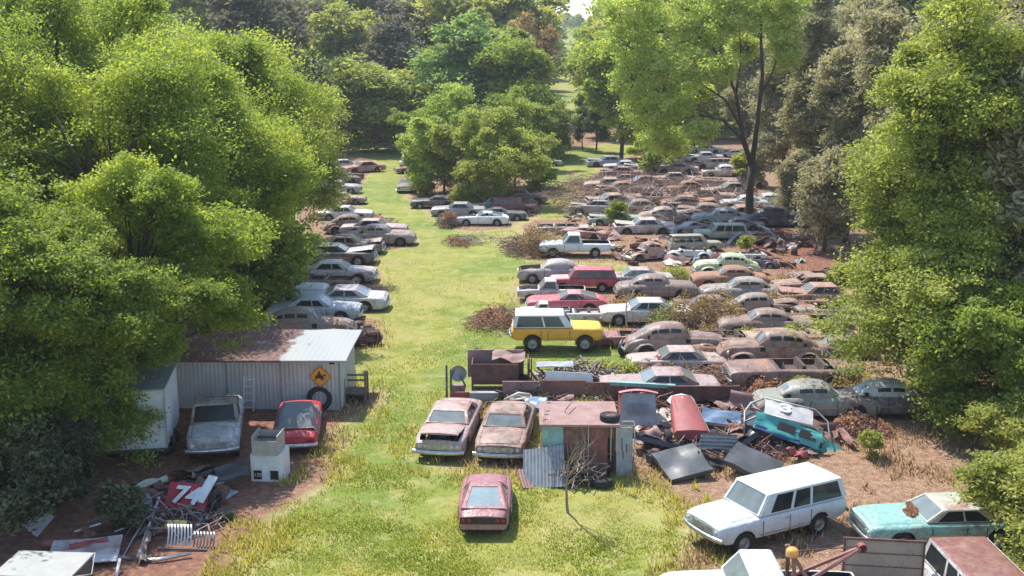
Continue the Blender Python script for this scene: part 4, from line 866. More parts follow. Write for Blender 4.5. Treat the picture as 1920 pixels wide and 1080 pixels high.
# rows beyond the white pickup
rows_f = [
 (1215,486,200,'beetle',(.66,.42,.30),'cream and orange small rounded car with its nose torn open',.35,'H',1.0),
 (1290,486,180,'beetle',(.78,.76,.70),'white rounded small car fender and body right of the cream and orange one',.08,'RH',.95),
 (1302,470,0,'suv',(.40,.42,.34),'grey green panel wagon tilted behind the white small car',.25,'G',.75),
 (1055,437,180,'hardtop',(.62,.50,.46),'pink and white car front in the brush above the white pickup',.4,'RH',.85),
 (1100,445,150,'sedan60',(.44,.25,.22),'rust pink car body above the white pickup bed',.7,'RW',.8),
 (1208,436,180,'sedan60',(.60,.55,.50),'dusty white sedan with a pink side in the middle far rows',.35,'',1.0),
 (1152,420,180,'sedan60',(.36,.42,.33),'pale green sedan beside the small sapling',.25,'',.9),
 (1195,401,180,'sedan50',(.22,.15,.13),'dark brown sedan in the branches of the middle far rows',.6,'',1.0),
 (1268,402,0,'sedan60',(.18,.17,.165),'dark grey sedan with an open side at the dry grass patch',.3,'G',.9),
 (1290,437,200,'coupe',(.44,.42,.42),'small grey coupe nosed into rust red dirt',.4,'',.85),
 (1350,449,180,'suv',(.46,.49,.40),'grey green boxy wagon overgrown by a sapling',.3,'',.78),
 (1352,422,180,'sedan50',(.33,.36,.35),'grey blue sedan with a big windshield, left of the dark trunk',.25,'',1.08),
 (1384,430,180,'sedan60',(.20,.17,.17),'dark low car in front of the grey blue sedan by the trunk',.4,'',.8),
 (1459,424,0,'fat40',(.045,.042,.048),'black rounded vintage sedan right of the dark tree trunk',.12,'',1.15),
 (1395,391,180,'sedan50',(.60,.60,.58),'silver car just left of the trunk in the far right rows',.25,'',.95),
 (1437,389,180,'sedan50',(.58,.60,.58),'silver sedan just right of the trunk in the far right rows',.2,'',1.0),
 (1430,405,180,'sedan60',(.45,.40,.36),'tan sedan right behind the black vintage sedan',.5,'R',.9),
 (1330,377,0,'sedan60',(.27,.16,.15),'maroon brown car under dead branches left of the tall trunk',.6,'',1.0),
 (1140,312,190,'sedan60',(.30,.34,.40),'blue grey sedan at the far edge of the grass strip',.2,'',1.1),
 (1170,320,180,'sedan60',(.62,.63,.62),'whitish sedan beside the blue grey one at the far grass strip',.25,'',1.0),
 (1208,322,180,'hardtop',(.46,.44,.43),'pale hardtop below the bright bush in the far distance',.3,'',1.0),
 (1020,311,180,'sedan60',(.46,.48,.50),'pale car alone at the left of the far grass strip',.3,'',.9),
 (1320,302,180,'sedan60',(.60,.58,.55),'white sedan in the far cluster under the open tree',.3,'',1.0),
 (1338,316,180,'wagon',(.58,.45,.40),'pink white wagon in the far cluster under the open tree',.4,'',1.0),
 (1322,288,180,'sedan60',(.50,.52,.50),'grey sedan at the back of the far cluster under the open tree',.3,'',1.0),
 (1355,330,180,'sedan50',(.62,.56,.52),'pale rusty sedan at the front of the far cluster under the open tree',.4,'',1.0),
 (1375,296,180,'sedan60',(.55,.54,.53),'small white car at the right of the far cluster',.3,'',.9),
 (1125,378,170,'sedan60',(.42,.24,.20),'rust red car among the branch tangle of the far middle',.8,'RH',.8),
 (1170,345,180,'sedan60',(.40,.27,.24),'brown car under the dead branches below the blue grey sedan',.7,'',.9),
 (1240,362,180,'sedan60',(.36,.28,.25),'dim brown car in the middle of the far branch tangle',.7,'R',.9),
 (1420,455,180,'beetle',(.50,.46,.40),'small tan body at the left side of the red clearing',.5,'RW',.8),
 (1395,487,180,'coupe',(.72,.71,.66),'cream white car section with an arched fender at the clearing edge',.2,'RH',.7),
 (1420,500,170,'beetle',(.12,.10,.16),'tiny dark purple car wreck at the near edge of the clearing',.2,'RH',.75),
]
for px,py,hd,tn,cl,lab,ru,fl,s_ in rows_f:
    fl = wear(fl, tn, lab); car(px,py,hd+rcar.uniform(-6,6),tn,cl,lab,K,rust=ru,flags=fl,sc=s_,roll=rcar.uniform(-3,3),dz=-.12)
for k, (px, py, tn) in enumerate([(1140,356,'sedan60'),(1160,366,'sedan50'),(1205,352,'sedan60'),(1215,383,'sedan50'),(1262,345,'sedan60'),(1285,368,'fat40'),(1330,352,'sedan50'),(1370,366,'sedan60'),(1120,402,'sedan60'),(1290,392,'sedan60'),(1320,410,'sedan50'),(1395,352,'sedan50'),(1145,388,'sedan60'),(1390,412,'sedan60'),(1250,418,'sedan50'),(1165,333,'sedan60'),(1270,325,'sedan60')]):
    car(px,py,rcar.choice([0,180,180,170,195]),tn,rcar.choice([BR,BR2,(.40,.22,.17),PK,GRY,(.44,.36,.30)]),'rusty wreck half buried in the dead branches of the far right field',K,rust=rcar.uniform(.35,.8),flags=rcar.choice(['','h','','R']),group='wrecks in the far dead branches',dz=-.05,roll=rcar.uniform(-5,5))
# island, lane and left column
rows_l = [
 (905,421,178,'coupe',(.80,.84,.82),'white coupe with a dark missing nose in front of the island trees',.0,'HG',1.0),
 (860,404,180,'sedan60',(.36,.36,.37),'grey sedan left of the white coupe under the island trees',.25,'',.95),
 (815,389,180,'coupe',(.07,.065,.07),'black coupe with a white nose at the left of the island',.15,'',1.0),
 (965,398,0,'suv',(.30,.09,.10),'dark maroon wagon at the right end of the island',.15,'',.78),
 (942,412,0,'coupe',(.10,.11,.115),'black flat car right behind the white coupe',.15,'',.95),
 (922,392,200,'sedan60',(.42,.42,.42),'grey car with its hood standing open under the island trees',.2,'hh',.9),
 (978,381,0,'sedan50',(.30,.19,.18),'dim brown sedan at the back right of the island',.5,'',1.0),
 (890,386,180,'sedan50',(.24,.17,.15),'dark brown sedan in the deep shade of the island',.5,'',.9),
 (763,357,271,'sedan60',(.21,.125,.12),'dark maroon sedan facing the camera on the left lane','.3','',1.0),
 (764,310,90,'fat40',(.62,.63,.62),'white rounded car seen end on at the far lane','.15','',1.0),
 (776,324,200,'sedan60',(.48,.33,.27),'rust and pink sedan tucked under the island boughs','.5','',.9),
 (741,281,270,'sedan60',(.42,.44,.45),'grey car at the very end of the left lane','.2','',1.0),
 (681,323,215,'sedan60',(.50,.29,.22),'orange rust sedan angled at the upper left of the lane','.5','',1.05),
 (640,318,200,'sedan60',(.52,.50,.48),'grey white sedan behind the orange rust sedan','.3','',1.0),
 (632,345,20,'sedan60',(.14,.12,.12),'black wreck at the foot of the left trees','.3','G',1.0),
 (633,362,0,'sedan50',(.40,.42,.44),'blue grey rounded sedan just in front of the black wreck','.3','',1.0),
 (650,335,10,'coupe',(.12,.09,.085),'small dark wreck under the left trees near the orange rust sedan','.4','RH',.9),
 (648,411,0,'sedan60',(.66,.65,.62),'white car end showing beside the left trees','.2','',.95),
 (642,382,0,'sedan60',(.44,.35,.30),'tan car hidden in the left tree edge above the white car end','.5','',.9),
 (713,458,0,'sedan50',(.38,.29,.27),'rusty long sedan at the front end of the left column, touching the grass','.45','',1.1),
 (702,441,0,'sedan60',(.52,.42,.42),'pinkish sedan just behind the rusty long sedan','.3','',1.05),
 (663,437,0,'fat40',(.31,.205,.18),'brown rounded car hump behind the pinkish sedan','.6','',1.0),
 (652,474,0,'sedan60',(.50,.38,.31),'tan sedan with a crumpled hood in the left column','.45','h',1.05),
 (628,493,0,'hardtop',(.10,.105,.11),'black sedan with a grey raised hood in the left column','.05','h',1.12),
 (628,527,0,'sedan60',(.60,.53,.51),'pink and white sedan with fins in the left column','.25','',1.06),
 (590,545,0,'hardtop',(.50,.29,.25),'rust red roofless body in front of the pink and white sedan','.7','RH',1.0),
 (639,578,180,'hardtop',(.62,.62,.62),'long white finned sedan whose tail points at the grass','.08','',1.06),
 (592,597,0,'sedan60',(.50,.55,.57),'silver blue sedan nose just behind the scrap engines','.08','',1.0),
 (530,560,0,'hardtop',(.66,.68,.66),'pale car roof glimpsed through the boughs behind the shed','.1','',1.05),
 (450,588,10,'sedan60',(.10,.09,.12),'dark violet wreck glimpsed through the boughs behind the shed','.2','',1.0),
 (572,640,0,'fat40',(.30,.23,.20),'big brown rounded hump of a car right behind the shed roof','.4','',1.15),
]
for px,py,hd,tn,cl,lab,ru,fl,s_ in rows_l:
    car(px,py,hd,tn,cl,lab,K,rust=float(ru),flags=fl,sc=s_,roofc=None if 'finned' not in lab else (.60,.52,.52),hoodc=(.45,.44,.45) if 'raised hood in the left' in lab else None,dz=-.08,roll=rcar.uniform(-2,2))
# by the shed
car(408,828,281,'pickup',(.50,.52,.52),'shaded silver pickup truck facing the camera in front of the shed','pickup truck',rust=.30,roofc=(.30,.30,.25),hoodc=(.56,.57,.56),glass='d')
rc_ = car(560,816,97,'coupe',(.50,.035,.05),'red car seen from its tail with a grey tarp over its roof','covered car',rust=.0,sc=1.0)
# ------------------------------------------------------------------ materials for scrap
def lettering(name, body, size, extr, mat, parent, loc, rot=(0,0,0), fat=0):
    cu = bpy.data.curves.new(name, 'FONT'); cu.body = body; cu.size = size; cu.extrude = extr; cu.offset = fat
    tmp = bpy.data.objects.new('tmp', cu); C.objects.link(tmp); bpy.context.view_layer.update()
    me = bpy.data.meshes.new_from_object(tmp.evaluated_get(bpy.context.evaluated_depsgraph_get())); bpy.data.objects.remove(tmp)
    me.materials.clear(); me.materials.append(mat); o = bpy.data.objects.new(name, me); o.location = loc; o.rotation_euler = [R(a) for a in rot]; return link(o, parent)
BROWNP = plain('brown_rust_panel', (.27,.15,.125), .8, 0, .45, 2.2, .35, (.17,.08,.07))
MAUVE = plain('mauve_rust_panel', (.36,.235,.215), .8, 0, .3, 2.0, .3, (.27,.15,.13))
BLKP = plain('black_panel', (.035,.036,.04), .3, 0, .5, 2.5, .3, (.07,.07,.072))
BLKG = plain('dark_grey_panel', (.10,.105,.11), .4, 0, .4, 2.5, .3)
REDP = plain('red_panel', (.50,.03,.05), .4, 0, .3, 3, .1)
MARP = plain('maroon_panel', (.36,.085,.085), .6, 0, .35, 3, .2, (.24,.075,.065))
PINKP = plain('pink_panel', (.62,.22,.28), .6, 0, .3, 3, .2)
TEALP = plain('teal_panel', (.10,.42,.38), .4, 0, .4, 3, .2)
TEALF = plain('faded_teal', (.26,.48,.44), .6, 0, .35, 3, .2)
YELP = plain('yellow_panel', (.75,.66,.18), .5, 0, .2, 3, .1)
ORSIGN = plain('orange_sign', (.80,.36,.03), .45, 0, .12, 4, 0)
CHRB = plain('blue_chrome', (.50,.60,.68), .25, .6, .5, 1.6, .3, (.22,.30,.36))
TARP = plain('grey_tarp', (.20,.205,.21), .8, 0, .25, 3, .4)
CRMP = plain('cream_panel', (.60,.56,.46), .6, 0, .3, 3, .2)
DIRTYW = plain('dirty_white_sheet', (.66,.68,.67), .55, 0, .5, 1.2, .1, (.30,.16,.13))
def corrugated(mb, w, h, n=24, amp=.02, M=None, nh=4, bend=0):
    P = []
    for j in range(nh+1):
        r = []
        for i in range(n*2+1):
            x = w*(i/(n*2)-.5); z = h*j/nh; p = Vector((x, amp*(1 if i % 2 else -1)+bend*math.sin(3*j/nh+x*2), z))
            r.append(M @ p if M is not None else p)
        P.append(r)
    return mb.grid(P, False)
def RT(loc=(0,0,0), rot=(0,0,0)): return Matrix.Translation(Vector(loc)) @ Euler([R(a) for a in rot]).to_matrix().to_4x4()
def sheet(mb, w, d, M, dent=.08, seed=0, n=8, t=.0):
    r = random.Random(seed); a, b_, c = r.uniform(2,4), r.uniform(2,4), r.uniform(0,6)
    P = [[M @ Vector((w*(i/n-.5), d*(j/n-.5), dent*math.sin(a*i/n*2+c)*math.cos(b_*j/n*2+c)+r.uniform(-.3,.3)*dent)) for i in range(n+1)] for j in range(n+1)]
    mb.grid(P, True); e = [M @ Vector((0,0,-.03)) - M @ Vector((0,0,0))][0]
    mb.grid([[p+e for p in r_][::-1] for r_ in P], True); return mb
# ------------------------------------------------------------------ yellow wagon details
# ------------------------------------------------------------------ the shed
p0 = G(640,769); WS, HS, DS = 7.7, 2.32, 3.6
sh = thing('metal_shed', 'grey corrugated metal shed with a rust stained roof under the left trees', 'shed', (p0.x, p0.y, 0), -2)
WALLM = plain('shed_sheet', (.54,.545,.535), .6, .1, .22, .7, .2, (.40,.37,.34))
mb = MB(); corrugated(mb, WS, HS, 42, .012, RT((-WS/2,0,0)), 2); mb.build('wall', WALLM, sh)
mb = MB(); corrugated(mb, DS, HS+.1, 18, .012, RT((0,DS/2,0),(0,0,90)), 2); mb.build('wall', WALLM, sh)
mb = MB(); corrugated(mb, DS, HS+.1, 18, .012, RT((-WS,DS/2,0),(0,0,90)), 2); mb.build('wall', WALLM, sh)
mb = MB(); corrugated(mb, WS, HS+.1, 30, .012, RT((-WS/2,DS,0)), 2); mb.build('wall', WALLM, sh)
m, t, b = nodes_of('rusty_sunlit_roof_sheet'); tc = N(t,'ShaderNodeTexCoord').outputs['Object']; sx = N(t,'ShaderNodeSeparateXYZ'); t.links.new(tc, sx.inputs[0])
mr = N(t,'ShaderNodeMapRange'); mr.inputs[1].default_value = -3.3; mr.inputs[2].default_value = -1.4; t.links.new(sx.outputs[0], mr.inputs[0])
nn = noise(t, tc, 1.4, 5, .6); ad_ = N(t,'ShaderNodeMath',operation='ADD'); t.links.new(mr.outputs[0], ad_.inputs[0]); t.links.new(nn, ad_.inputs[1])
f_ = ramp(t, ad_.outputs[0], [(.85,0.0),(1.25,1.0)])  # rust on the left; pale right end paints in the sun it catches
t.links.new(mix(t, f_, ramp(t, nn, [(.3,(.10,.04,.035)),(.6,(.19,.085,.07)),(.75,(.36,.30,.27))]), (.33,.35,.35)), b.inputs['Base Color']); b.inputs['Roughness'].default_value = .6
mb = MB(); nR = 70
for k, dz in ((0,0),(1,-.03)):
    mb.grid([[( -WS-.4+(WS+.75)*i/nR, -.45+(DS+.7)*j/6, HS+.06+dz+(.30*j/6)+.006*(1 if i%2 else -1)+.08*(i/nR-1)+.02*math.sin(i*.35+j)) for i in range(nR+1)] for j in range(7)], False)
mb.box((-WS/2+.1,-.46,HS+.0), (WS+.75,.03,.08), (0,-.5,0))
mb.build('roof', m, sh)
mb = MB(); mb.box((-.35,-.03,HS-.18), (.22,.04,.07)); mb.build('vent', DARK, sh)
mb = MB()
for x in (-.02,-2.6,-5.0): mb.box((x,-.035,HS/2-.03), (.07,.03,HS-.1))
mb.build('seam_strip', plain('seam_strip', (.33,.33,.32), .6), sh)
# sign
sg = thing('warning_sign', 'orange diamond sign with a black horse and rider, on the shed wall', 'sign', at(606,742)+Vector((0,0,0)), -2)
sg.location = Vector((p0.x-.86, p0.y-.06, 1.56)); s2 = .50
mb = MB(); mb.prism([(0,-s2),(s2,0),(0,s2),(-s2,0)], 0, .02, RT((0,0,0),(90,0,0))); mb.build('sign_plate', ORSIGN, sg)
mb = MB()
for q in range(4):
    a0, a1 = math.pi/2*q, math.pi/2*(q+1); r1, r2 = .47, .445
    mb.prism([(r2*math.cos(a0),r2*math.sin(a0)),(r1*math.cos(a0),r1*math.sin(a0)),(r1*math.cos(a1),r1*math.sin(a1)),(r2*math.cos(a1),r2*math.sin(a1))], .021, .027, RT((0,0,0),(90,0,0)))
mb.build('border_line', BLACK, sg)
horse = [(-.22,.02),(-.20,-.06),(-.24,-.15),(-.20,-.16),(-.15,-.08),(-.10,-.06),(-.04,-.07),(.02,-.08),(.05,-.15),(.12,-.19),(.14,-.16),(.09,-.13),(.09,-.07),(.17,-.10),(.22,-.06),(.20,-.04),(.14,-.05),(.13,.0),(.18,.05),(.25,.02),(.26,.05),(.21,.10),(.15,.10),(.09,.06),(.03,.06),(.07,.13),(.05,.15),(.0,.13),(-.01,.18),(.01,.21),(-.02,.25),(-.07,.24),(-.07,.20),(-.10,.16),(-.11,.07),(-.16,.07)]
mb = MB(); mb.prism([(x*1.05,y*1.05-.01) for x,y in horse], .022, .032, RT((0,0,0),(90,0,0))); mb.build('horse_and_rider', BLACK, sg)
# ladder
LADM = plain('ladder_aluminium', (.72,.74,.74), .5, 0, .15, 4)
ld = thing('ladder', 'pale aluminium ladder leaning on the shed wall', 'ladder', G(466,772), 0, rx=-14)
for s_ in (-.22,.22):
    mb = MB(); mb.box((s_*.95,0,.95), (.05,.03,1.9)); mb.build('rail', LADM, ld)
for k in range(6):
    mb = MB(); mb.box((0,0,.2+k*.3), (.40,.04,.04)); mb.build('rung', LADM, ld)
def frame_obj(name, label, cat, px, py, w, h, mat, rx=-15, rz=0, z=0):
    o = MB(); a = .035
    for s_ in (-1,1): o.box((s_*w/2,0,h/2), (a,a,h))
    o.box((0,0,a/2), (w,a,a)); o.box((0,0,h-a/2), (w,a,a))
    q = o.build(name, mat); q.location = G(px,py)+Vector((0,0,z)); q.rotation_euler = (R(rx),0,R(rz)); return tag(q, label, cat)
frame_obj('window_frame_scrap', 'white aluminium window frame standing behind the silver pickup', 'frame', 405,775, .9,.7, GALV, -10, 6)
frame_obj('door_frame_scrap', 'pale frame leaning between the silver pickup and the ladder', 'frame', 440,778, .4,1.0, GALV, -8, 30)
def tyre(px, py, label, r=.36, z=None, rot=(0,0,0), rim=True, group=None, wd=1.0):
    g = car_geo('sedan60'); base = TYPES['sedan60']['wr']; o = thing('tyre', label, 'tyre', G(px,py), 0, group)
    o.location.z = r if z is None else z; o.rotation_euler = [R(a) for a in rot]; k = r/base; o.scale = (k,k*wd,k)
    inst('rubber', g['wheel'][0], TYRE, o)
    if rim: inst('rim', g['wheel'][1], RIMR, o)
    return o
tyre(600,768,'very large black tyre standing against the shed wall', .56, .52, (-12,0,8), False, wd=1.2)
# wooden stand right of the shed
st = thing('wooden_stand', 'dark wooden platform with railings at the right end of the shed', 'stand', G(667,752), 0)
for x,y,h in ((-.45,-.4,1.15),(.5,-.4,1.55),(-.45,.4,1.15),(.5,.4,1.3)):
    mb = MB(); mb.box((x,y,h/2), (.09,.09,h)); mb.build('post', WOOD, st)
mb = MB(); mb.box((.02,0,.50), (1.05,.9,.07)); mb.build('deck', WOOD, st)
for z in (.85,1.1):
    mb = MB(); mb.box((.02,.43,z), (1.0,.04,.08)); mb.build('rail', WOOD, st)
mb = MB(); mb.box((.02,-.42,.72), (1.0,.04,.06)); mb.build('rail', WOOD, st)
mb = MB(); mb.box((0,0,.15),(.7,.5,.3)); b2 = mb.build('plastic_bin', BLACK); b2.location = G(667,750); tag(b2,'black bin stored under the wooden platform','bin')
# red car tarp and scoop
cv = MB(); cv.grid([[(x, y, (1.40+.03*math.sin(3*x)*math.cos(4*y)) if abs(y) < .75 and -1.6 < x < .4 else (1.02 if abs(y) < .85 else .72)) for y in np.linspace(-.92,.92,12)] for x in np.linspace(-2.0,.9,14)])
cv = cv.build('grey_tarp', TARP); cv.location = rc_.location; cv.rotation_euler = rc_.rotation_euler; tag(cv,'dusty grey tarp lying over the roof of the red car','tarp')
# white box with a grey one on top
pb = at(503,903); wb_ = thing('white_cabinet', 'white wooden box with two black square openings and small numbers, below the beige one', 'box', (pb.x, pb.y+.5, 0), -4)
mb = MB(); mb.box((0,0,.52), (1.18,1.0,1.04)); mb.build('case', WHITEP, wb_)
for x in (-.34,.28):
    mb = MB(); mb.box((x,-.508,.26), (.30,.03,.34)); mb.build('opening', DARK, wb_)
lettering('number','135',.19,.004,WHITEP,wb_,(-.48,-.528,.20),(90,0,0))
bb_ = thing('beige_bin', 'open beige grey crate lying on top of the white cabinet', 'crate', (pb.x-.02, pb.y+.35, 1.05), -4); bb_.scale = (1,1,.82)
BGE = plain('beige_metal', (.42,.39,.35), .7, 0, .3, 3)
mb = MB()
mb.box((0,-.45,.34),(.95,.04,.68)); mb.box((-.46,.05,.45),(.04,.98,.90)); mb.box((.46,.05,.45),(.04,.98,.90)); mb.box((0,.5,.40),(.95,.04,.80)); mb.box((0,0,.03),(.9,.9,.04)); mb.build('case', BGE, bb_)
mb = MB(); mb.box((0,.1,.62),(.86,.05,.05)); mb.build('crossbar', DARK, bb_)
# white box trailer behind left boughs
bt = thing('box_trailer', 'white box trailer half hidden behind the drooping left boughs', 'trailer', G(262,880), 0)
bt.location += Vector((-.55,2.3,0)); bt.rotation_euler[2] = R(9)
mb = MB(); mb.box((0,0,1.75), (2.3,3.6,2.3)); mb.build('box_body', plain('trailer_white', (.70,.72,.71), .5, 0, .3, 1.0, .1), bt)
mb = MB(); mb.box((0,0,2.93),(2.38,3.7,.06)); mb.build('roof', GALV, bt)
for x in (-1.16,1.16):
    mb = MB(); mb.box((x,-1.81,1.75),(.06,.06,2.34)); mb.build('corner_post', GALV, bt)
mb = MB(); mb.box((0,-1.83,.56),(2.36,.06,.1)); mb.build('rear_sill', BLKG, bt)
for x in (-1.0,1.0):
    for y in (-.9,.1):
        inst('wheel', car_geo('suv')['wheel'][0], TYRE, bt, (x,y,.4))
# ------------------------------------------------------------------ bottom left scrap
o = MB(); sheet(o, 2.3, .95, RT((0,0,0)), .10, 3); q = o.build('car_hood', BLKG); q.location = G(405,915)+Vector((0,0,.45)); q.rotation_euler = (R(12),R(-12),R(18)); tag(q,'crumpled dark car hood lying in front of the silver pickup','car panel')
o = MB(); sheet(o, 1.3, .8, RT((0,0,0)), .14, 5); q = o.build('fender_scrap', BLKP); q.location = G(395,935)+Vector((0,0,.3)); q.rotation_euler = (R(-40),R(10),R(60)); tag(q,'black fender scrap below the crumpled dark hood','car panel')
rp = thing('race_panel', 'red and white racing body panel with the number 74, among the bottom left scrap', 'race car panel', G(348,962)+Vector((0,0,.35)), -6, rx=34)
o = MB(); sheet(o, 1.5, 1.05, RT((0,.3,0)), .05, 9); o.build('panel', REDP, rp)
o = MB(); o.box((.62,.55,.10),(.34,1.1,.05),(0,0,-12)); o.build('white_fin', WHITEP, rp)
lettering('painted_number','74',.95,.01,WHITEP,rp,(-.48,-.02,.11),(0,0,-4),.03)
o = MB()
for x in (-.55,-.2,.2,.55): o.tube([(x,-.3,.0),(x,-.35,-.28)], .025)
o.tube([(-.7,-.3,.0),(.7,-.35,.0)], .03); o.tube([(-.7,-.35,-.28),(.7,-.35,-.28)], .025); o.build('tube_frame', GALV, rp)
tyre(405,955,'black tyre leaning beside the racing panel with the number 74', .34, .33, (0,8,80), False)
o = MB(); o.box((0,0,0),(.55,.5,.3),(0,0,15)); q = o.build('battery_box', BLKP); q.location = G(424,972)+Vector((0,0,.15)); tag(q,'small black box on the ground right of the racing panel','box')
o = MB(); sheet(o, .7, .28, RT((0,0,0)), .02, 2); o.box((0,-.1,-.06),(.66,.05,.1)); q = o.build('yellow_panel', YELP); q.location = G(331,1000)+Vector((0,0,.35)); q.rotation_euler = (R(25),0,R(3)); tag(q,'small yellow panel right above the ribbed black slats','panel')
rs = thing('ribbed_rack', 'row of curved grey and black ribs at the bottom left beside the grass', 'rack', G(350,1022), -3)
for k in range(15):
    o = MB(); x = -.62+.105*k; hh = .62 if k < 8 else .40
    o.grid([[(x+dx+.10*math.sin(u*1.6), -.35*u+.1, hh*math.cos(u*1.15)+.05) for u in np.linspace(0,1.25,7)] for dx in (0,.055)]); o.build('rib', GALV if k < 8 else BLKG, rs)
o = MB(); o.box((0,-.42,.05),(1.6,.05,.05)); o.build('base_bar', BLKG, rs)
o = MB(); o.tube([(-.35,.15,.1),(-.25,-.1,.1),(.0,-.12,.1),(1.0,.12,.14)], [.05,.06,.06,.05], 8); o.box((-.28,.02,.1),(.14,.3,.1)); q = o.build('chrome_bumper', CHROME); q.location = G(296,1052); q.rotation_euler = (0,0,R(8)); tag(q,'bent chrome bumper in front of the ribbed rack','bumper')
polep = [((258,1048),(300,950),.045,'thick white pole sloping up to the left of the racing panel'),((232,1045),(285,965),.022,'thin pale rod beside the thick white pole'),((240,1030),(275,990),.02,'short thin rod nearest the thick white pole'),((215,1000),(268,996),.03,'short white pole lying level left of the thick one'),((140,1000),(190,1000),.035,'short white pole beyond the rusty white sheet'),((245,953),(308,940),.022,'thin pale pole pointing left from the racing panel'),((218,985),(255,972),.02,'short bent pale rod above the level white pole'),((218,1085),(226,1068),.05,'stub of white pole at the bottom edge of the picture')]
for a_, b_, r_, lab in polep:
    A_, B_ = G(*a_), G(*b_); o = MB(); o.tube([Vector((0,0,.06)), (B_-A_)+Vector((0,0,.35))], r_, 8); q = o.build('metal_pole', WHITEP if r_ > .025 else GALV); q.location = A_; tag(q, lab, 'pole')
o = MB(); sheet(o, 2.1, 1.6, RT((0,0,0)), .03, 4); q = o.build('rusty_white_sheet', DIRTYW); q.location = G(160,1046)+Vector((0,0,.25)); q.rotation_euler = (R(4),0,R(12)); tag(q,'white metal sheet with a large rust patch at the bottom left','metal sheet')
wt = thing('white_truck_top', 'pale flat topped truck cap at the bottom left edge of the picture', 'truck cap', G(88,1115), -4)
o = MB(); o.box((0,0,.95),(2.3,1.6,.06)); o.build('top', plain('truck_cap_white', (.38,.39,.38), .5, 0, .2, 2, .1), wt)
o = MB(); o.box((0,-.7,.5),(2.1,.05,.85)); o.box((1.08,0,.5),(.05,1.45,.85)); o.box((-1.08,0,.5),(.05,1.45,.85)); o.build('side_wall', BLKP, wt)
o = MB(); o.tube([(1.17,-.8,.98),(1.5,-.2,.8),(1.17,.8,.98)], .02); o.build('trim_rail', GALV, wt)
o = MB(); sheet(o, .9,.8, RT(), .05, 8); q = o.build('pale_sheet', plain('pale_dull_sheet',(.32,.33,.33),.6)); q.location = G(68,1010)+Vector((0,0,.7)); q.rotation_euler = (R(50),R(40),0); tag(q,'pale crumpled sheet caught in the bottom left bush','metal sheet')
# ------------------------------------------------------------------ scrap engines behind the shed
def engine_thing(px, py, label, s=1.0, rz=0, tilt=0, mat=None, grp=None):
    o = thing('scrap_engine', label, 'engine', G(px,py), rz, grp, rx=tilt, scale=s); mt = mat or ENG
    mb = MB(); mb.box((0,0,.35),(.75,.42,.42)); mb.box((0,.24,.58),(.62,.18,.2),(35,0,0)); mb.box((0,-.24,.58),(.62,.18,.2),(-35,0,0)); mb.build('block', mt, o)
    mb = MB(); mb.lathe([(0,.12),(.2,.12),(.2,.02),(.18,0)], (0,0,.66), 'Z', 14); mb.build('air_filter', RUSTD, o)
    mb = MB(); mb.lathe([(0,.06),(.13,.06),(.15,-.02)], (.42,0,.35), 'X', 14); mb.build('pulley', RUSTY, o)
    mb = MB()
    for s_ in (1,-1): mb.tube([(-.3,.32*s_,.5),(.2,.36*s_,.45),(.1,.4*s_,.1)], .04)
    mb.build('exhaust_manifold', RUSTY, o); return o
r_ = random.Random(7)
for k,(px,py) in enumerate([(640,622),(655,640),(672,632),(668,650),(690,640),(700,648),(645,655)]):
    engine_thing(px, py, 'rusty scrap engine in the heap between the shed roof and the grass', 1.15, r_.uniform(0,360), r_.uniform(-30,30), [RUSTD,ENG,RUSTD][k%3], 'scrap engines behind the shed')
tyre(699,648,'rusty wheel standing at the grass end of the engine heap', .36, .38, (0,0,10), True)
o = MB(); o.tube([(0,0,.1),(.3,0,.9),(.75,.2,1.5)], [.05,.05,.04], 6); q = o.build('scrap_pipe', GALV); q.location = G(635,655); tag(q,'pale pipe standing up out of the engine heap','pipe')
def tangle(name, label, cat, px, py, rx_, ry_, h, n, mat, seed, rad=(.02,.06), ln=(.5,1.6), kind=None, flat=.6, extra=None):
    r = random.Random(seed); mb = MB()
    for k in range(n):
        a = r.uniform(0,6.28); q = r.random()**.5; x, y = rx_*q*math.cos(a), ry_*q*math.sin(a); z = r.random()*h*(1-q*.75)+.04
        L_ = r.uniform(*ln); d = Vector((r.gauss(0,1), r.gauss(0,1), r.gauss(0,flat)*.6)).normalized()*L_; c_ = Vector((x,y,z)); A_ = c_-d/2; B_ = c_+d/2
        A_.z = max(A_.z,.02); B_.z = max(B_.z,.02); m_ = (A_+B_)/2+Vector((r.uniform(-.1,.1),r.uniform(-.1,.1),r.uniform(0,.12)))*L_
        w_ = r.uniform(*rad); mb.tube([A_,m_,B_], [w_,w_*.8,w_*.4], 4, caps=False)
    q = mb.build(name, mat); q.location = G(px,py); tag(q, label, cat, kind=kind); return q
def leafpile(parent_loc, name, label, cat, rx_, ry_, h, n, mat, seed, size=.16, droop=0, kind=None):
    rr = np.random.default_rng(seed); a = rr.random(n)*6.283; q_ = rr.random(n)**.5; 
    K_ = 7; cx_ = rr.uniform(-.6,.6,K_); cy_ = rr.uniform(-.6,.6,K_); ch_ = rr.uniform(.35,1.0,K_); cr_ = rr.uniform(.3,.6,K_); ki = rr.integers(0,K_,n); cx_[0] = cy_[0] = 0
    c_ = np.stack([rx_*(cx_[ki]+cr_[ki]*q_*np.cos(a)), ry_*(cy_[ki]+cr_[ki]*q_*np.sin(a)), h*ch_[ki]*(1-q_**2)*rr.random(n)**.6+.03+np.abs(rr.normal(size=n))*h*.08],1)
    o = bpy.data.objects.new(name, leaves_mesh(name, c_, rr.random(n), size, .45, rr, up=.2)); o.data.materials.append(mat); link(o); o.location = parent_loc
    if label: tag(o, label, cat, kind=kind)
    return o
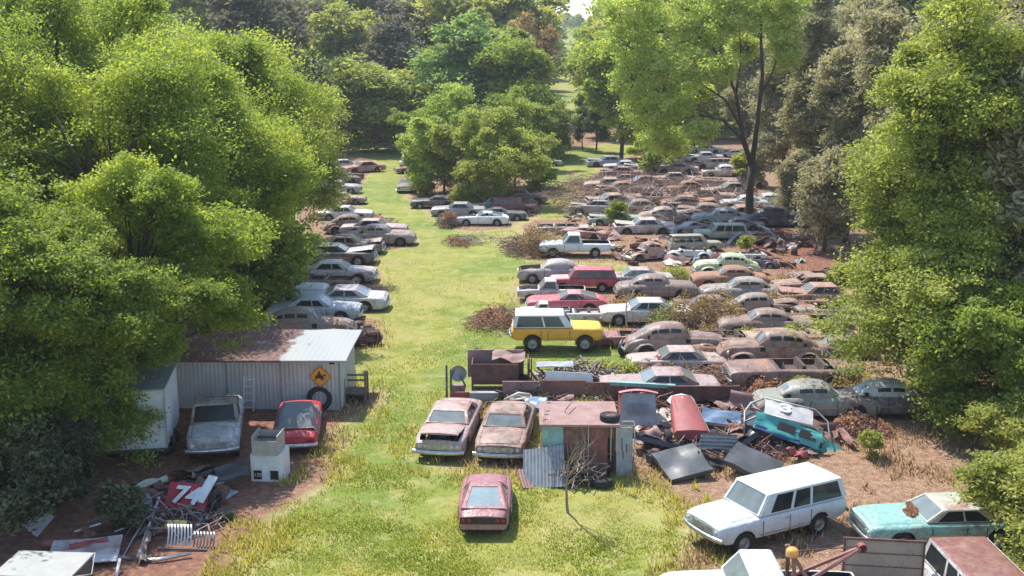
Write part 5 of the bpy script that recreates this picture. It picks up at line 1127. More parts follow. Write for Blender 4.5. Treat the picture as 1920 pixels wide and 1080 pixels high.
STICKM = plain('mauve_dead_wood', (.36,.25,.21), .9, 0, .5, 5); STICK = plain('dead_wood', (.24,.165,.125), .9, 0, .5, 5); STICKP = plain('pale_dead_wood', (.50,.42,.36), .9, 0, .3, 5); STEELR = plain('scrap_steel', (.30,.24,.215), .6, .2, .6, 5, .4, (.15,.09,.075))
def brush(px, py, rx_, ry_, h, n, label, lm=None, nleaf=0, seed=1, name='brush_pile', cat='brush pile', mat=None):
    root = thing(name, label, cat, G(px,py)); k = tangle('sticks', None, None, px, py, rx_, ry_, h, n, mat or STICK, seed, (.012,.04), (.5,1.8)); k.parent = root; k.location = (0,0,0)
    if nleaf:
        l = leafpile((0,0,0), 'dead_leaves', None, None, rx_, ry_, h*1.1, nleaf, lm, seed+5); l.parent = root
    return root
RL, BL, OL = LM['rusty'], LM['brown'], LM['olive']
brush(1000,473,2.6,3.0,2.2,420,'big mound of brown brush at the nose of the white pickup',BL,5200,11)
brush(842,424,1.1,1.6,1.5,160,'small reddish brush heap left of the white coupe at the island',RL,3200,12)
brush(862,456,1.4,2.4,.5,90,'low reddish heap of twigs on the grass below the white coupe',RL,900,13)
brush(905,452,2.2,2.0,.4,60,'loose pale branches lying on the grass below the white coupe',BL,60,14,mat=STICKP)
brush(938,608,1.9,2.6,1.0,170,'rust coloured brush heap left of the yellow wagon',RL,2600,15)
brush(1318,608,2.6,3.0,2.0,360,'large brown brush thicket between the rows of rusty cars',BL,6500,16)
brush(1255,612,1.5,2.0,1.4,170,'olive brown brush against the cream roofed sedan',OL,2200,17)
brush(1340,722,2.4,2.2,.8,200,'orange dry weed heap left of the roofless convertible',RL,3600,18,name='weed_heap')
brush(1250,705,1.4,1.6,.6,90,'straw coloured weed heap over the pale sunken sedan',BL,1600,19,name='weed_heap')
brush(1365,805,1.8,1.4,.5,90,'orange straw heap below the pale blue crumpled panel',RL,2600,20,name='weed_heap')
brush(1545,735,1.8,1.6,.6,90,'reddish weeds around the front wheel of the roofless convertible',RL,1200,21,name='weed_heap')
tangle('dead_branches','tangled dead branches spread over the far right part of the field','dead branches',1222,372,11.5,20,1.7,1500,STICKM,31,(.015,.05),(1.0,3.4),'stuff')
tangle('dead_branches','pale dead branches mixed over the distant wrecks left of the open tree','dead branches',1240,385,10,16,1.7,400,STICKP,32,(.02,.05),(1.2,4.0),'stuff')
leafpile(G(1225,375),'dead_leaf_litter','dry brown leaf litter caught in the far dead branches','leaf litter',11,20,.35,8000,RL,33,.20,kind='stuff')
brush(985,395,1.4,4,1.4,200,'grey brown branches at the right side of the island of wrecks',BL,700,34)
brush(700,428,2.4,2.6,1.4,190,'dark tangle of twisted roots and scrap behind the pinkish sedan',BL,500,35)
def bare_tree(px, py, h, label, seed, spread=.5, mat=BARKP, r0=.07, lean=0, n=5, name='bare_tree', cat='bare tree'):
    r = random.Random(seed); mb = MB()
    def grow(p, d, L_, rd, lv):
        pts = [p]; q = p.copy(); dd = d.copy()
        for k in range(4): dd = (dd+Vector((r.gauss(0,.10),r.gauss(0,.10),.03))).normalized(); q = q+dd*L_/4; pts.append(q)
        mb.tube(pts, [rd*(1-.45*i/4) for i in range(5)], 6 if lv == 0 else 4, caps=False)
        if lv < 3:
            for k in range(n if lv == 0 else 3):
                nd = (dd+Vector((r.gauss(0,spread),r.gauss(0,spread),r.uniform(-.1,.35)))).normalized(); grow(pts[r.choice([2,3,4])] if lv else pts[r.choice([3,4,4])], nd, L_*r.uniform(.55,.85), rd*.5, lv+1)
    grow(Vector((0,0,-.05)), Vector((lean,0,1)).normalized(), h*.42, r0, 0); q = mb.build(name, mat); q.location = G(px,py); return tag(q, label, cat)
bare_tree(1065,962,4.0,'bare pale sapling standing on the grass in front of the rusty shack',5,.40,BARKP,.055)
bare_tree(1176,614,3.4,'bare white forked branch sticking up between the maroon and brown cars',8,.5,STICKP,.06,-.2,4)
bare_tree(930,612,2.6,'bare pale branch leaning out of the rust coloured brush heap',9,.5,STICKP,.04,.8,3)
bare_tree(1300,545,2.2,'bare pale snag leaning by the orange brown sedans',10,.3,STICKP,.05,-.9,2)
# ------------------------------------------------------------------ rusty shack and scrap around it
pk = at(1022,892); DX = .0
sk = thing('rusty_shack', 'low shack of rusty sheets with a flat brown roof, teal patch on its wall', 'shack', (at(1085,890).x, at(1085,890).y, 0), -1)
SW, SD, SHH = 2.75, 2.5, 1.95
mb = MB(); mb.box((-SW/2+.03,SD/2,SHH/2),(.05,SD-.1,SHH)); mb.box((SW/2-.03,SD/2,SHH/2),(.05,SD-.1,SHH)); mb.box((0,SD,SHH/2),(SW,.05,SHH)); mb.build('wall', BROWNP, sk)
mb = MB(); corrugated(mb, 1.9, SHH*.98, 14, .015, RT((.35,0,0)),3); mb.build('front_sheet', RUSTY, sk)
mb = MB(); mb.box((-.98,-.02,SHH*.72),(.78,.04,SHH*.5)); mb.build('teal_patch', TEALF, sk)
mb = MB(); mb.box((-.98,-.01,.5),(.78,.03,1.0)); mb.build('lower_board', BROWNP, sk)
mb = MB(); mb.box((0,SD/2-.1,SHH+.05),(SW+.2,SD+.3,.09)); mb.tube([(-.5,1.2,SHH+.1),(-.45,1.0,SHH+.3),(-.15,1.9,SHH+.35)], .02); mb.build('roof', MAUVE, sk)
mb = MB()
for x,y in ((-1.2,.9),(-1.15,1.3),(-1.25,.3),(-1.1,2.3)): mb.box((x,y,SHH+.10),(.16,.07,.012),(0,0,20))
mb.build('roof_hole', DARK, sk)
t_ = tyre(1137,0,'black tyre lying on the front right corner of the shack roof', .38, 2.17, (90,0,0), True); t_.location = sk.location+Vector((1.15,.30,SHH+.22))
pn = MB(); pn.box((0,0,.98),(.66,.05,1.96)); pn = pn.build('brown_door', plain('brown_door_paint',(.24,.085,.065),.7)); pn.location = G(1121,893)+Vector((0,-.1,0)); pn.rotation_euler=(R(-4),0,R(-3)); tag(pn,'upright dark red brown door panel at the right corner of the shack','door')
pn = thing('metal_board','upright narrow grey metal panel standing right of the shack','metal panel', G(1170,894), 2, rx=-3)
mb = MB(); mb.box((0,0,.95),(.60,.05,1.9)); mb.build('board', GREYP, pn)
for z, x, h in ((1.25,-.1,.5),(1.1,.08,.35),(.85,-.05,.3)):
    mb = MB(); mb.box((x,-.03,z),(.035,.012,h)); mb.build('slot', RUSTD, pn)
fr_ = MB(); PTS = [(-.85,0,1.98),(.85,0,1.98),(.85,.4,2.02),(-.85,.4,2.02),(-.85,0,1.98)]; fr_.tube(PTS,.025); fr_.tube([(-.05,0,1.98),(-.05,.4,2.02)],.03); fr_.tube([(-.02,0,0),(-.02,0,1.98)],.02); fr_.tube([(.85,0,0),(.85,0,1.98)],.02); fr_.tube([(-.85,0,0),(-.85,0,1.98)],.02)
fr_ = fr_.build('tube_rack', plain('pale_tube',(.55,.52,.36),.5)); fr_.location = G(1145,893)+Vector((0,-.05,0)); tag(fr_,'pale tubular rack linking the brown door and the grey panel','rack')
tyre(1143,888,'black tyre standing inside the pale tubular rack', .40, .40, (0,0,80), False)
tyre(1143,886,'upper black tyre stacked in the pale tubular rack', .36, 1.15, (0,0,82), False)
tyre(1128,911,'black wheel lying flat on the ground in front of the rack', .42, .18, (88,0,0), True)
cs = MB(); corrugated(cs, 1.55, 1.55, 12, .03, None, 5, .03); cs = cs.build('corrugated_sheet', GALV); cs.location = G(1020,905)+Vector((0,-.5,0)); cs.rotation_euler = (R(-40),R(-9),R(-10)); tag(cs,'silvery corrugated sheet leaning on the shack front','metal sheet')
cs = MB(); corrugated(cs, .7, .9, 6, .025, None, 4, .03); cs = cs.build('corrugated_sheet', MAUVE); cs.location = G(995,912)+Vector((0,-.2,0)); cs.rotation_euler = (R(-60),R(12),R(20)); tag(cs,'small brownish corrugated sheet left under the silvery one','metal sheet')
tangle('scrap_heap','heap of rusty bars and twigs beside the bare sapling at the shack','scrap heap',1085,905,.9,.6,1.3,150,STEELR,41,(.015,.045),(.3,1.1),None,1.2)
# seat pile behind second car
o = MB(); sheet(o,1.0,.35,RT((-.2,0,.3),(10,0,10)),.06,1); o.tube([(-.9,-.1,.2),(-.3,.1,.45),(.2,0,.4)],.08); q = o.build('white_fender', CRMP); q.location = G(985,778)+Vector((0,0,.5)); tag(q,'cream bent fender behind the second facing sedan','car panel')
o = MB(); sheet(o,.95,.8,RT((0,0,.0),(0,0,0)),.05,2); q = o.build('white_blue_panel', CHRB); q.location = G(1005,785)+Vector((0,0,.75)); q.rotation_euler=(R(15),0,0); tag(q,'white and blue metal panel left of the shack roof','car panel')
# truck bed box wall: long row of rusty steel
def slab(px0, px1, py, z0, z1, th, mat, label, name='steel_wall_panel', cat='metal panel', dy=0, rz=0, nrib=0, parent=None):
    a_ = at(px0,py); b_ = at(px1,py); c_ = (a_+b_)/2; w_ = (b_-a_).length; mb = MB(); mb.box((0,0,(z0+z1)/2),(w_,th,z1-z0))
    for k in range(nrib): mb.box((w_*((k+.5)/nrib-.5),-th/2-.015,(z0+z1)/2),(.05,.03,(z1-z0)*.9))
    q = mb.build(name, mat, parent)
    if parent is None: q.location = (c_.x, c_.y+dy, 0); q.rotation_euler = (0,0,R(rz)); tag(q,label,cat)
    return q
db = thing('rusty_truck_bed', 'dark rust truck bed box with tall sides behind the two facing cars', 'truck bed', G(935,748)+Vector((0,.6,0)), 0)
mb = MB(); mb.box((-.15,-.55,1.15),(2.1,.06,.95)); mb.box((-.15,-.6,.35),(2.1,.05,.5)); mb.build('side_panel', RUSTD, db)
mb = MB(); mb.box((-.15,.9,1.25),(2.6,.06,1.3)); mb.build('side_panel', MAUVE, db)
mb = MB(); mb.box((-1.2,.15,.95),(.06,1.4,1.3)); mb.build('end_panel', RUSTD, db); mb = MB(); mb.box((1.35,.15,.95),(.06,1.4,1.5)); mb.build('end_panel', RUSTD, db)
mb = MB(); mb.box((.1,.2,.7),(2.6,1.4,.06)); mb.build('floor', DARK, db)
mb = MB(); sheet(mb, 1.5,.9, RT((.45,.35,1.75),(10,4,0)), .12, 6); mb.build('crumpled_cover', MAUVE, db)
for x in (1.38,1.48):
    mb = MB(); mb.box((x,-.62,.95),(.06,.06,1.9)); mb.build('post', RUSTD, db)
for px_, h_, lab in ((838,1.75,'black upright post at the left end of the rusty truck bed'),(846,1.55,'second shorter black post beside the left end post')):
    mb = MB(); mb.box((0,0,h_/2),(.09,.09,h_)); q = mb.build('steel_post', BLKG); q.location = G(px_,755); tag(q,lab,'post')
for k,(a_,b_,z0_,z1_,mt_,lab_) in enumerate([(942,1010,.42,1.12,MAUVE,'mauve rusty side board right of the truck bed'),(1012,1098,.50,1.16,BROWNP,'brown rusty side board behind the left half of the shack'),(1100,1172,.48,1.05,RUSTY,'orange rusty side board behind the right half of the shack'),(1174,1250,.46,1.0,BROWNP,'brown rusty side board left of the pink topped cab')]):
    slab(a_,b_,760,z0_,z1_,.08,mt_,lab_,'trailer_side',nrib=3,dy=.03*k,rz=(-1)**k*.6)
slab(944,1000,758,.02,.40,.06,DARK,'dark sheet standing in for the shaded gap under the mauve side board','trailer_side',dy=.2)  # near black sheet painted for the shade inside the open gap
tangle('weed_strip','dry weeds and rods growing along the foot of the rusty side boards','weeds',1120,762,3.2,.5,.7,120,STICK,91,(.01,.025),(.3,.9),None,.9)
slab(1250,1385,762,.25,.95,.10,RUSTD,'dark rust rail segment behind the red hot rod body','trailer_side',nrib=3)
mb = MB(); sheet(mb,2.7,.7,RT((0,0,0),(60,0,0)),.10,12); q = mb.build('crumpled_side_panel', MAUVE); q.location = G(1425,776)+Vector((0,0,.45)); q.rotation_euler=(0,R(10),R(-8)); tag(q,'crumpled mauve car side right of the dark rust rail','car panel')
mb = MB(); sheet(mb,2.6,.5,RT((0,0,0),(65,0,0)),.08,13); q = mb.build('long_rusty_panel', BROWNP); q.location = G(1580,815)+Vector((0,0,.3)); q.rotation_euler=(0,R(-3),R(3)); tag(q,'long low rusty panel right of the crushed race car','metal panel')
mb = MB(); mb.box((0,0,.6),(.07,.07,1.2)); q = mb.build('steel_post', DARK); q.location = G(1641,812); tag(q,'short dark post at the right end of the long low panel','post')
slab(845,895,757,.02,.55,.08,MARP,'low maroon box at the foot of the grey seat frame','metal_box')
mb = MB(); mb.box((0,0,.3),(1.3,.3,.5)); mb.box((0,-.17,.35),(1.1,.03,.2)); q = mb.build('grey_metal_box', GREYP); q.location = G(908,757); tag(q,'long low grey metal box behind the left facing car','metal box')
gs = thing('seat_machine','grey round backed machine seat with bent pipes left of the truck bed','machine seat',G(860,745))
mb = MB(); mb.lathe([(0,.1),(.2,.07),(.36,-.04),(.38,-.08)],(0,0,1.15),'Y',18); mb.build('round_back', GREYP, gs)
mb = MB(); mb.tube([(-.3,0,.1),(-.35,0,.8),(-.2,.05,1.3)],.04); mb.tube([(.2,-.1,.1),(.3,-.05,.6),(.1,0,1.0)],.05); mb.box((0,0,.35),(.5,.4,.5),(0,0,20)); mb.build('pipe_frame', STEELR, gs)
bs = thing('black_hitch_stand','black steel stand with a tall arched handle beyond the truck bed','steel stand',G(898,695))
mb = MB(); mb.box((.1,0,.55),(1.2,.5,.08)); mb.build('tray', BLKP, bs)
mb = MB(); mb.tube([(-.25,0,.55),(-.22,0,1.05),(-.1,0,1.2),(.02,0,1.05),(.05,0,.55)],.045); mb.build('handle', BLKG, bs)
for x in (-.4,.55):
    mb = MB(); mb.box((x,0,.27),(.08,.4,.54)); mb.build('foot', BLKG, bs)
# grey scrap heap with the white panel
tangle('scrap_heap','grey heap of steel scrap behind the long white panel','scrap heap',1080,728,2.2,1.5,1.5,300,STEELR,51,(.02,.07),(.4,1.5),None,1.0)
for k,(px_,py_) in enumerate([(1060,722),(1092,726),(1120,728)]): engine_thing(px_,py_,'greasy engine block lying in the grey scrap heap',.9,k*70,20,STEELR,'engines in the grey scrap heap')
mb = MB(); mb.prism([(-1.05,-.25),(.95,-.30),(1.05,-.22),(1.0,.16),(-1.05,.28)],-.03,.03,RT((0,0,0),(80,0,0))); q = mb.build('car_side_sheet', WHITEP); q.location = G(1067,757)+Vector((0,0,1.25)); tag(q,'long white panel lying against the grey scrap heap','car panel')
mb = MB(); sheet(mb,1.7,.6,RT(),.05,14); q = mb.build('pale_hood', GREYP); q.location = G(1040,735)+Vector((0,0,1.35)); q.rotation_euler=(R(8),R(-3),0); tag(q,'pale grey hood lying on top of the scrap heap at left','car panel')
mb = MB(); mb.box((0,0,0),(2.9,.22,.16)); q = mb.build('teal_strip', TEALF); q.location = G(1203,757)+Vector((0,-.2,.95)); q.rotation_euler=(0,R(3),0); tag(q,'long faded teal strip along the mauve hardtop','trim strip')
# grey cab with pink trim
cb = thing('grey_truck_cab','upright grey ribbed truck cab back with pink red top edge','truck cab',G(1197,806),-3)
mb = MB(); P_ = [[(lerp(-.78,.78,i/8)*(1-.10*j/6), .05+.55*j/6, .15+1.25*j/6) for i in range(9)] for j in range(7)]; mb.grid(P_); mb.build('back_panel', GREYP, cb)
mb = MB()
for k in range(11): mb.box((-.45+.09*k,.26,.82),(.03,.03,.5),(-23,0,0))
mb.build('rib', plain('rib_grey',(.28,.31,.33),.5), cb)
mb = MB(); mb.grid([[(lerp(-.82,.82,i/8), .45+.9*j/3, 1.45+.12*math.sin(math.pi*i/8)-.25*(j/3)**2) for i in range(9)] for j in range(4)]); mb.build('roof_edge', PINKP, cb)
mb = MB(); mb.add([(-.78,.05,.15),(-.70,.6,1.42),(-.8,1.35,1.15),(-.8,1.35,.15)],[(0,1,2,3)]); mb.add([(.78,.05,.15),(.70,.6,1.42),(.8,1.35,1.15),(.8,1.35,.15)],[(3,2,1,0)]); mb.build('side_panel', MARP, cb)
# red hot rod
hr = thing('hot_rod_body','stripped red hot rod body with a long tapered tail and pale crown','hot rod',G(1286,818),90)
mb = MB(); P_ = []
for i in range(9):
    t = i/8; x = lerp(-1.5,1.5,t); wd = lerp(.70,.46,t)*(1 if t < .9 else .92); zt = .78+.50*t; P_.append([(x,-wd,.42),(x,-wd*1.02,zt-.12),(x,-wd*.88,zt-.01),(x,0,zt+.03),(x,wd*.88,zt-.01),(x,wd*1.02,zt-.12),(x,wd,.42)])
mb.grid(P_); mb.add(P_[0],[tuple(range(7))]); mb.add(P_[-1],[tuple(range(6,-1,-1))]); mb.build('body', MARP, hr)
mb = MB(); mb.grid([[(x,y,z+.02) for x,y,z in r[1:6]] for r in [[(1.22,-.46,.9),(1.22,-.47,.95),(1.22,-.36,1.14),(1.22,0,1.25),(1.22,.36,1.14),(1.22,.47,.95),(1.22,.46,.9)],[(1.62,-.5,.9),(1.62,-.6,1.0),(1.62,-.42,1.2),(1.62,0,1.30),(1.62,.42,1.2),(1.62,.6,1.0),(1.62,.5,.9)]]]); mb.build('crown', WHITEP, hr)
mb = MB()
for k in range(5): mb.box((0,-.36+.18*k,1.0),(2.3,.025,.06),(0,-10.4,0))
mb.build('body_ridge_row', plain('ridge_red',(.30,.06,.055),.6), hr)
mb = MB(); mb.grid([[(x, -(.73-(x+1.4)*.085), .60+.17*(x+1.4)+dz) for x in np.linspace(-1.4,1.2,8)] for dz in (-.10,.10)]); mb.build('pale_side_strip', WHITEP, hr)
mb = MB(); mb.tube([(-1.25,-1.0,.35),(-1.25,1.0,.35)],.05); mb.tube([(-1.45,-.5,.35),(-1.7,-.3,.2),(-1.5,0,.4),(-1.7,.3,.2),(-1.45,.5,.35)],.03); mb.build('axle', STEELR, hr)
for y in (-.92,.92):
    o = inst('wheel', car_geo('sedan60')['wheel'][0], TYRE, hr, (-1.25,y,.36), scale=(1.05,1.3,1.05)); inst('rim', car_geo('sedan60')['wheel'][1], RIMR, o)
mb = MB(); sheet(mb,1.6,.7,RT((0,0,0),(38,0,0)),.07,15); mb.box((.0,-.33,-.22),(1.5,.06,.12)); q = mb.build('pale_blue_panel', CHRB); q.location = G(1352,810)+Vector((0,0,.65)); q.rotation_euler=(0,R(6),R(-4)); tag(q,'shiny pale blue crumpled car panel right of the red hot rod','car panel')
# crushed race car with number 3
rcx = thing('crushed_race_car','crushed stock car shell with a grey roof numbered 3 and teal sides','race car',G(1462,838)+Vector((0,0,.05)),-14,rx=8,ry=10,scale=1.2)
mb = MB(); P_ = [[(lerp(-.75,.85,i/8), lerp(.05,1.15,j/6), 1.0+.10*math.sin(math.pi*i/8)*math.sin(math.pi*j/6)+.03*math.sin(i*2.2+j)) for i in range(9)] for j in range(7)]; mb.grid(P_); mb.build('roof', plain('race_grey',(.46,.45,.46),.5,0,.25,3), rcx)
lettering('painted_number','3',.85,.01,WHITEP,rcx,(-.28,.30,1.12),(0,0,0),.03)
mb = MB(); mb.tube([(-.8,.0,1.0),(-1.3,-.1,.6),(-1.35,.6,.62),(-1.2,1.1,.75),(-.8,1.2,1.0)],.035); mb.tube([(-.8,.0,1.02),(.9,-.05,1.03),(1.5,-.1,.6)],.03); mb.tube([(-.75,1.2,1.02),(.9,1.2,1.03),(1.4,1.2,.7),(1.5,.2,.6)],.03); mb.tube([(-1.3,-.1,.6),(-1.2,-.1,.1)],.03); mb.build('roll_cage', GALV, rcx)
mb = MB(); sheet(mb,2.2,.6,RT((.1,-.30,.80),(38,6,0)),.08,16); mb.build('door', TEALP, rcx)
mb = MB(); sheet(mb,1.5,.16,RT((-.2,-.56,.68),(38,8,0)),.02,22); mb.build('blue_stripe', plain('blue_stripe',(.05,.10,.22),.4), rcx)
mb = MB(); sheet(mb,1.6,.55,RT((1.55,.1,.28),(30,14,-8)),.05,17); mb.build('fender', TEALP, rcx)
mb = MB(); mb.prism([(-.3,-.14),(.3,-.14),(.3,.14),(-.25,.14)],-.01,.01,RT((.05,-.30,.85),(38,6,0))); mb.prism([(-.3,-.14),(.3,-.14),(.2,.14),(-.25,.14)],-.01,.01,RT((.75,-.30,.78),(38,6,0))); mb.build('window_opening', DARK, rcx)
mb = MB(); mb.box((0,.5,.35),(2.6,1.1,.3)); mb.build('floor_pan', BLKG, rcx)
# dark panels heap
def panel(px, py, w_, d_, rot, z, mat, label, seed, name='car_hood', dent=.07, skirt=True):
    mb = MB(); sheet(mb, w_, d_, RT(), dent, seed)
    if skirt: mb.add([(-w_/2,-d_/2,0),(w_/2,-d_/2,0),(w_/2*.96,-d_/2+.02,-.2),(-w_/2*.96,-d_/2+.02,-.2)],[(3,2,1,0)]); mb.add([(w_/2,-d_/2,0),(w_/2,d_/2,0),(w_/2*.96,d_/2,-.2),(w_/2*.96,-d_/2,-.2)],[(3,2,1,0)]); mb.add([(-w_/2,-d_/2,0),(-w_/2,d_/2,0),(-w_/2*.96,d_/2,-.2),(-w_/2*.96,-d_/2,-.2)],[(0,1,2,3)])
    q = mb.build(name, mat); q.location = G(px,py)+Vector((0,0,z)); q.rotation_euler = [R(a) for a in rot]; return tag(q,label,'car panel')
panel(1278,888,1.75,1.75,(14,-8,17),.50,BLKG,'large flat dark grey hood lying tilted on the dirt, nearest to the white wagon',61)
panel(1412,886,1.9,1.6,(8,16,-30),.45,BLKG,'black panel with a sharp raised edge just above the white wagon',62,dent=.04)
panel(1232,848,2.0,.9,(-30,10,-14),.45,BLKP,'crumpled black roof skin left of the large flat dark hood',63,'roof_skin',.16)
panel(1392,852,1.1,.9,(-35,-30,20),.55,BLKP,'jagged black panel below the crushed race car',64,'fender_scrap',.2)
panel(1330,880,1.2,.6,(50,20,5),.25,BLKP,'small folded black piece under the ribbed grey panel',66,'fender_scrap',.2,False)
mb = MB(); corrugated(mb,.6,1.5,4,.04,RT((0,0,0),(0,0,0)),4); q = mb.build('ribbed_grey_panel', GALV); q.location = G(1380,858)+Vector((.0,0,.65)); q.rotation_euler=(R(10),R(-84),R(0)); tag(q,'ribbed grey panel wedged between the two dark hoods','metal panel')
engine_thing(1228,872,'black engine block under the crumpled black roof skin',.8,30,0,BLKG)
tangle('scrap_heap','rusty rods and brackets under the front of the crushed race car','scrap heap',1430,858,.9,.6,.7,70,RUSTY,43,(.015,.05),(.3,1.0),None,.8)
# ------------------------------------------------------------------ tow truck at the bottom edge
tt = car(1425,1163,180,'pickup',(.70,.75,.77),'white tow truck cab cut off by the bottom edge of the picture','tow truck','tow_truck',rust=.08,small=False,flags='')
crn = thing('crane_boom','rusty tow crane with a long boom and an orange beacon on its mast','crane',G(1500,1150),0)
crn.location = tt.location+Vector((.9,0,0)); 
mb = MB(); mb.box((0,0,.95),(.9,1.3,.12)); mb.build('base', RUSTD, crn)
for s_ in (-.45,.45):
    mb = MB(); mb.tube([(-.1,s_,1.0),(-.15,s_*.7,2.15)],.07,4,False); mb.build('mast', RUSTY, crn)
    mb = MB(); mb.tube([(-.2,s_*.7,2.15),(.55,s_,1.0)],.055,4,False); mb.build('brace', RUSTY, crn)
    mb = MB(); mb.tube([(-.1,s_*.8,1.15),(1.75,.0+s_*.06,2.2)],.06,4,False); mb.build('boom', plain('crane_rust',(.36,.17,.15),.8), crn)
mb = MB(); mb.tube([(-.15,0,2.1),(1.7,0,2.25)],.018,4); mb.build('cable', RUSTD, crn)
mb = MB(); mb.lathe([(0,.1),(.12,.1),(.12,-.1)],(1.8,0,2.22),'Y',12); mb.build('pulley', MARP, crn)
mb = MB(); mb.lathe([(0,.22),(.13,.21),(.17,.15),(.18,0),(0,0)],(-.2,-.35,2.15),'Z',14); mb.build('beacon', plain('amber_beacon',(.75,.38,.10),.4), crn)
# beige panel fence
bp = thing('stake_side_panel','beige ribbed side panel in a thin dark frame, standing below the teal coupe','side panel',G(1650,1128),-7)
mb = MB(); corrugated(mb,2.15,1.15,28,.010,RT((0,0,.75)),2); mb.build('board', plain('beige_board',(.40,.33,.27),.75,0,.2,2), bp)
mb = MB(); mb.box((0,-.02,1.92),(2.3,.06,.06)); mb.box((0,-.02,.72),(2.3,.06,.06)); mb.box((-1.1,-.02,.95),(.06,.06,1.95)); mb.box((1.1,-.02,.95),(.06,.06,1.95)); mb.build('frame', RUSTD, bp)
mb = MB()
for z in (1.1,1.5): mb.box((0,-.03,z),(2.4,.015,.02))
mb.build('seam', RUSTD, bp)
# ------------------------------------------------------------------ small things among the rows
tyre(1172,668,'brown tyre leaning against the tail of the large fastback', .40, .36, (0,28,12), True, wd=1.3)
tyre(1398,500,'pale rusty rim and tyre on the red clearing', .30, .30, (20,0,10), True)
mb = MB(); mb.tube([(-.5,0,.05),(.5,.1,.05),(.55,.5,.05),(-.4,.45,.05),(-.5,0,.05)],.03); q = mb.build('thin_frame', STEELR); q.location = G(1483,505); tag(q,'thin rusty rectangular frame lying on the red clearing','frame')
wbr = thing('wheelbarrow','upturned pale wheelbarrow standing on the red clearing','wheelbarrow',G(1463,478))
mb = MB(); mb.tube([(-.3,0,.9),(-.1,0,1.25),(.25,0,1.1),(.15,0,.6)],.05); mb.build('handle', CRMP, wbr)
mb = MB(); sheet(mb,.7,.5,RT((0,0,.5),(40,20,0)),.05,3); mb.tube([(-.2,0,0),(-.1,0,.5)],.03); mb.tube([(.25,0,0),(.1,0,.5)],.03); mb.build('tray', STEELR, wbr)
mb = MB(); mb.lathe([(0,.6),(.25,.6),(.27,.3),(.25,0),(0,0)],(0,0,0),'Z',12); q = mb.build('rusty_drum', RUSTD); q.location = G(1489,478); tag(q,'short dark rusty drum on the red clearing','drum')
def scatter_parts(n, poly, seed, label, grp):
    r = random.Random(seed); base = []; nms = []
    for k in range(9):
        mb = MB()
        if k >= 6: sheet(mb, 1.3 if k < 8 else .25, .9 if k < 8 else 1.9, RT((0,0,.25),(r.uniform(-30,30),r.uniform(-20,20),0)), .10, k+3)
        elif k % 3 == 0: sheet(mb, r.uniform(.5,1.1), r.uniform(.3,.6), RT((0,0,.12),(r.uniform(-35,35),r.uniform(-30,30),0)), .12, k)
        elif k % 3 == 1: mb.tube([(-.6,0,.05),(-.2,.2,.15),(.6,.1,.06)],[.05,.06,.04]); mb.box((.2,0,.12),(.3,.3,.2),(0,10,30))
        else: sheet(mb, .9,.35, RT((0,0,.15),(60,0,20)), .10, k)
        base.append(mb.mesh('scrap_part')); nms.append('body_panel' if k >= 6 else ['bent_panel','bar_scrap','curved_strip'][k%3])
    mats = [RUSTY, MAUVE, STEELR, BROWNP, CRMP, GREYP, RUSTD, RUSTY, MARP]
    P = [(p.x,p.y) for p in (at(*q) for q in poly)]; xs_ = [p[0] for p in P]; ys_ = [p[1] for p in P]; c = 0
    while c < n:
        px_ = r.uniform(min(q[0] for q in poly), max(q[0] for q in poly)); py_ = r.uniform(min(q[1] for q in poly), max(q[1] for q in poly)); g_ = at(px_,py_)
        if not inpoly(np.array([g_.x]), np.array([g_.y]), P)[0]: continue
        kk = r.randrange(9); o = inst(nms[kk], base[kk], r.choice(mats), None, g_, (0,0,r.uniform(0,6.28))); s_ = r.uniform(.5,1.25)*(1+.002*g_.y); o.scale = (s_,)*3; tag(o, label, 'scrap part', grp); c += 1
scatter_parts(90,[(1150,470),(1300,450),(1560,430),(1590,540),(1440,520),(1300,500),(1150,500)],3,'loose rusty car part lying on the red dirt of the clearing','loose parts on the clearing')
scatter_parts(70,[(980,470),(1010,420),(1100,390),(1380,390),(1400,450),(1180,465)],4,'loose rusty part in the scrap between the far rows beyond the white pickup','loose parts beyond the white pickup')
scatter_parts(120,[(1150,740),(1330,560),(1580,560),(1620,820),(1540,860),(1430,760)],5,'loose rusty piece on the bare soil between the right rows','loose parts between the right rows')
scatter_parts(16,[(780,372),(990,360),(1010,405),(880,425),(790,400)],6,'loose dark part under the island trees','loose parts under the island trees')
scatter_parts(34,[(340,880),(470,910),(430,1000),(180,1060),(60,1070),(200,960)],7,'loose piece of metal in the shaded bottom left scrap','loose parts in the bottom left scrap')
scatter_parts(120,[(1000,700),(1150,700),(1260,740),(1500,780),(1520,850),(1200,860),(1180,780),(1010,765)],8,'loose rusty part in the jumble around the shack and the red hot rod','loose parts around the shack')
tangle('scrap_heap','long jumble of rusty bars and boards along the steel side rail','scrap heap',1215,775,2.6,.9,.9,130,RUSTY,81,(.02,.06),(.4,1.6),None,.8)
tangle('scrap_heap','jumble of brown bars right of the red hot rod','scrap heap',1400,800,2.2,1.0,.8,110,BROWNP,82,(.02,.06),(.4,1.4),None,.8)
tangle('timber_heap','loose grey timber and pipes in front of the rusty truck bed','scrap heap',985,764,1.3,.6,.9,60,WOOD,83,(.03,.07),(.6,1.8),None,.8)
tangle('scrap_heap','dim tangle of bars under the racing panel with the number 74','scrap heap',330,985,1.6,1.2,.5,90,STEELR,84,(.015,.05),(.4,1.4),None,.8)
wr_ = random.Random(77)
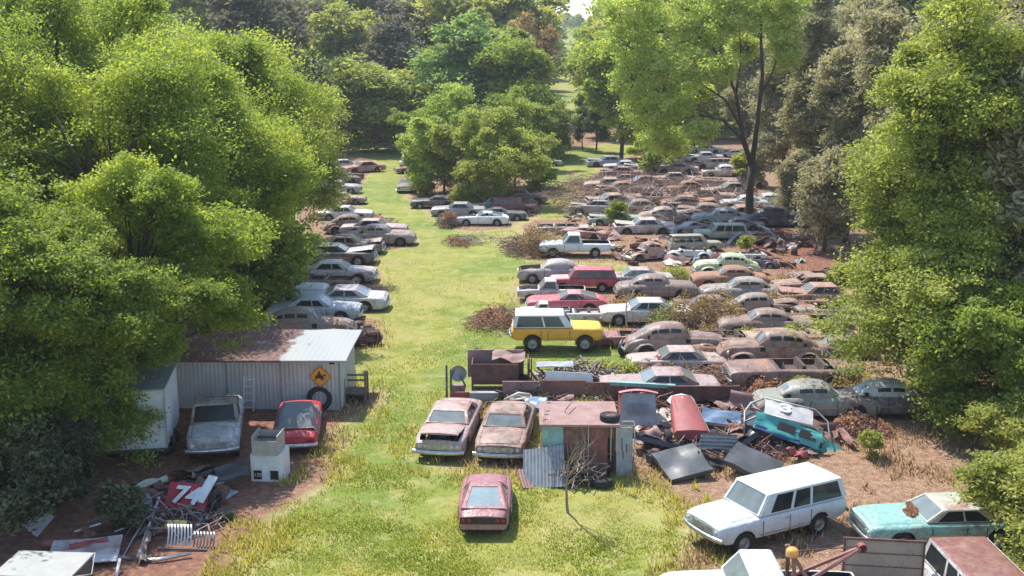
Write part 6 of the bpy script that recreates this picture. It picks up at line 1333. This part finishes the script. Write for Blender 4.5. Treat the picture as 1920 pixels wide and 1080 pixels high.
for k, (px, py) in enumerate([(1185,575),(1300,640),(1395,640),(1465,660),(1330,560),(1440,575),(1500,625),(1555,700),(1410,735),(1590,740),(1240,640),(1170,700),(1600,800),(1470,535),(1260,525),(1350,690)]):
    rt = thing('weed_clump','dry weed clump growing up between the rusty cars of the right rows','weeds',G(px,py),0,'weed clumps between the right rows')
    l = leafpile((0,0,0),'weeds',None,None,wr_.uniform(1.2,2.4),wr_.uniform(1.0,2.2),wr_.uniform(.7,1.3),2600,[RL,BL,OL,LM['lime']][k%4 if k%5 else 1],200+k,.14); l.parent = rt
tangle('scrap_heap','bent bars and rods between the dark hoods and the red hot rod','scrap heap',1330,850,2.6,.9,.6,120,STEELR,92,(.015,.05),(.3,1.3),None,.8)
for k,(px_,py_,rx_,ry_,rz_,w_,d_,mt_) in enumerate([(1215,830,30,-20,20,1.1,.6,MAUVE),(1345,842,-25,15,50,.9,.5,RUSTY),(1180,880,40,0,70,.8,.4,STEELR),(1440,812,15,25,-20,1.2,.7,GREYP),(1372,822,-20,-15,10,1.0,.6,BROWNP),(1495,862,20,10,35,.9,.5,MARP)]):
    panel(px_,py_,w_,d_,(rx_,ry_,rz_),.3,mt_,['small mauve panel under the pink topped cab','small orange rusty panel below the pale blue panel','narrow steel strip beside the grey metal board','grey dented sheet left of the crushed race car','brown bent panel between the blue panel and the race car','small maroon panel in front of the crushed race car'][k],300+k,'bent_panel',.12,False)
# utility pole and wires against the dark pine
up_ = at(797,272); up = thing('utility_pole','slim grey utility pole with two pale wires beside the dark pine','utility pole',(up_.x,up_.y,0))
mb = MB(); mb.tube([(0,0,0),(0,0,14.6)],[.16,.10],8); mb.build('pole', WOOD, up)
mb = MB(); mb.box((0,0,14.2),(1.8,.12,.12)); mb.lathe([(0,.5),(.28,.5),(.28,-.4),(0,-.4)],(.4,0,13.2),'Z',10); mb.build('crossarm', GREYP, up)
for k_ in (0,1):
    mb = MB(); mb.tube([(-.6+.9*k_,0,14.3-.8*k_),(-3.6,0,13.5-.8*k_),(-7,0,12.9-.8*k_),(-12,0,12.6-.8*k_)],.035,4); mb.build('wire', GALV, up)
# mirror the rust patch of the teal coupe: pine straw on its cowl
ll = leafpile(G(1706,1008)+Vector((0,0,.97)),'pine_straw','orange pine straw heaped at the windshield of the teal coupe','pine straw',.35,.6,.06,1300,RL,71,.09)

# ------------------------------------------------------------------ thin spring haze
mb = MB(); mb.box((0,1600,30),(6100,3900,68)); hz = mb.mesh('haze'); hm_ = bpy.data.materials.new('haze_air'); hm_.use_nodes = True; t = hm_.node_tree
t.nodes.remove(t.nodes['Principled BSDF']); pv_ = N(t,'ShaderNodeVolumePrincipled'); pv_.inputs['Color'].default_value = (.93,.96,1,1); pv_.inputs['Density'].default_value = .00026; pv_.inputs['Anisotropy'].default_value = .2
t.links.new(pv_.outputs[0], t.nodes['Material Output'].inputs['Volume']); hz.materials.append(hm_); ho = link(bpy.data.objects.new('haze', hz)); tag(ho, kind='stuff')
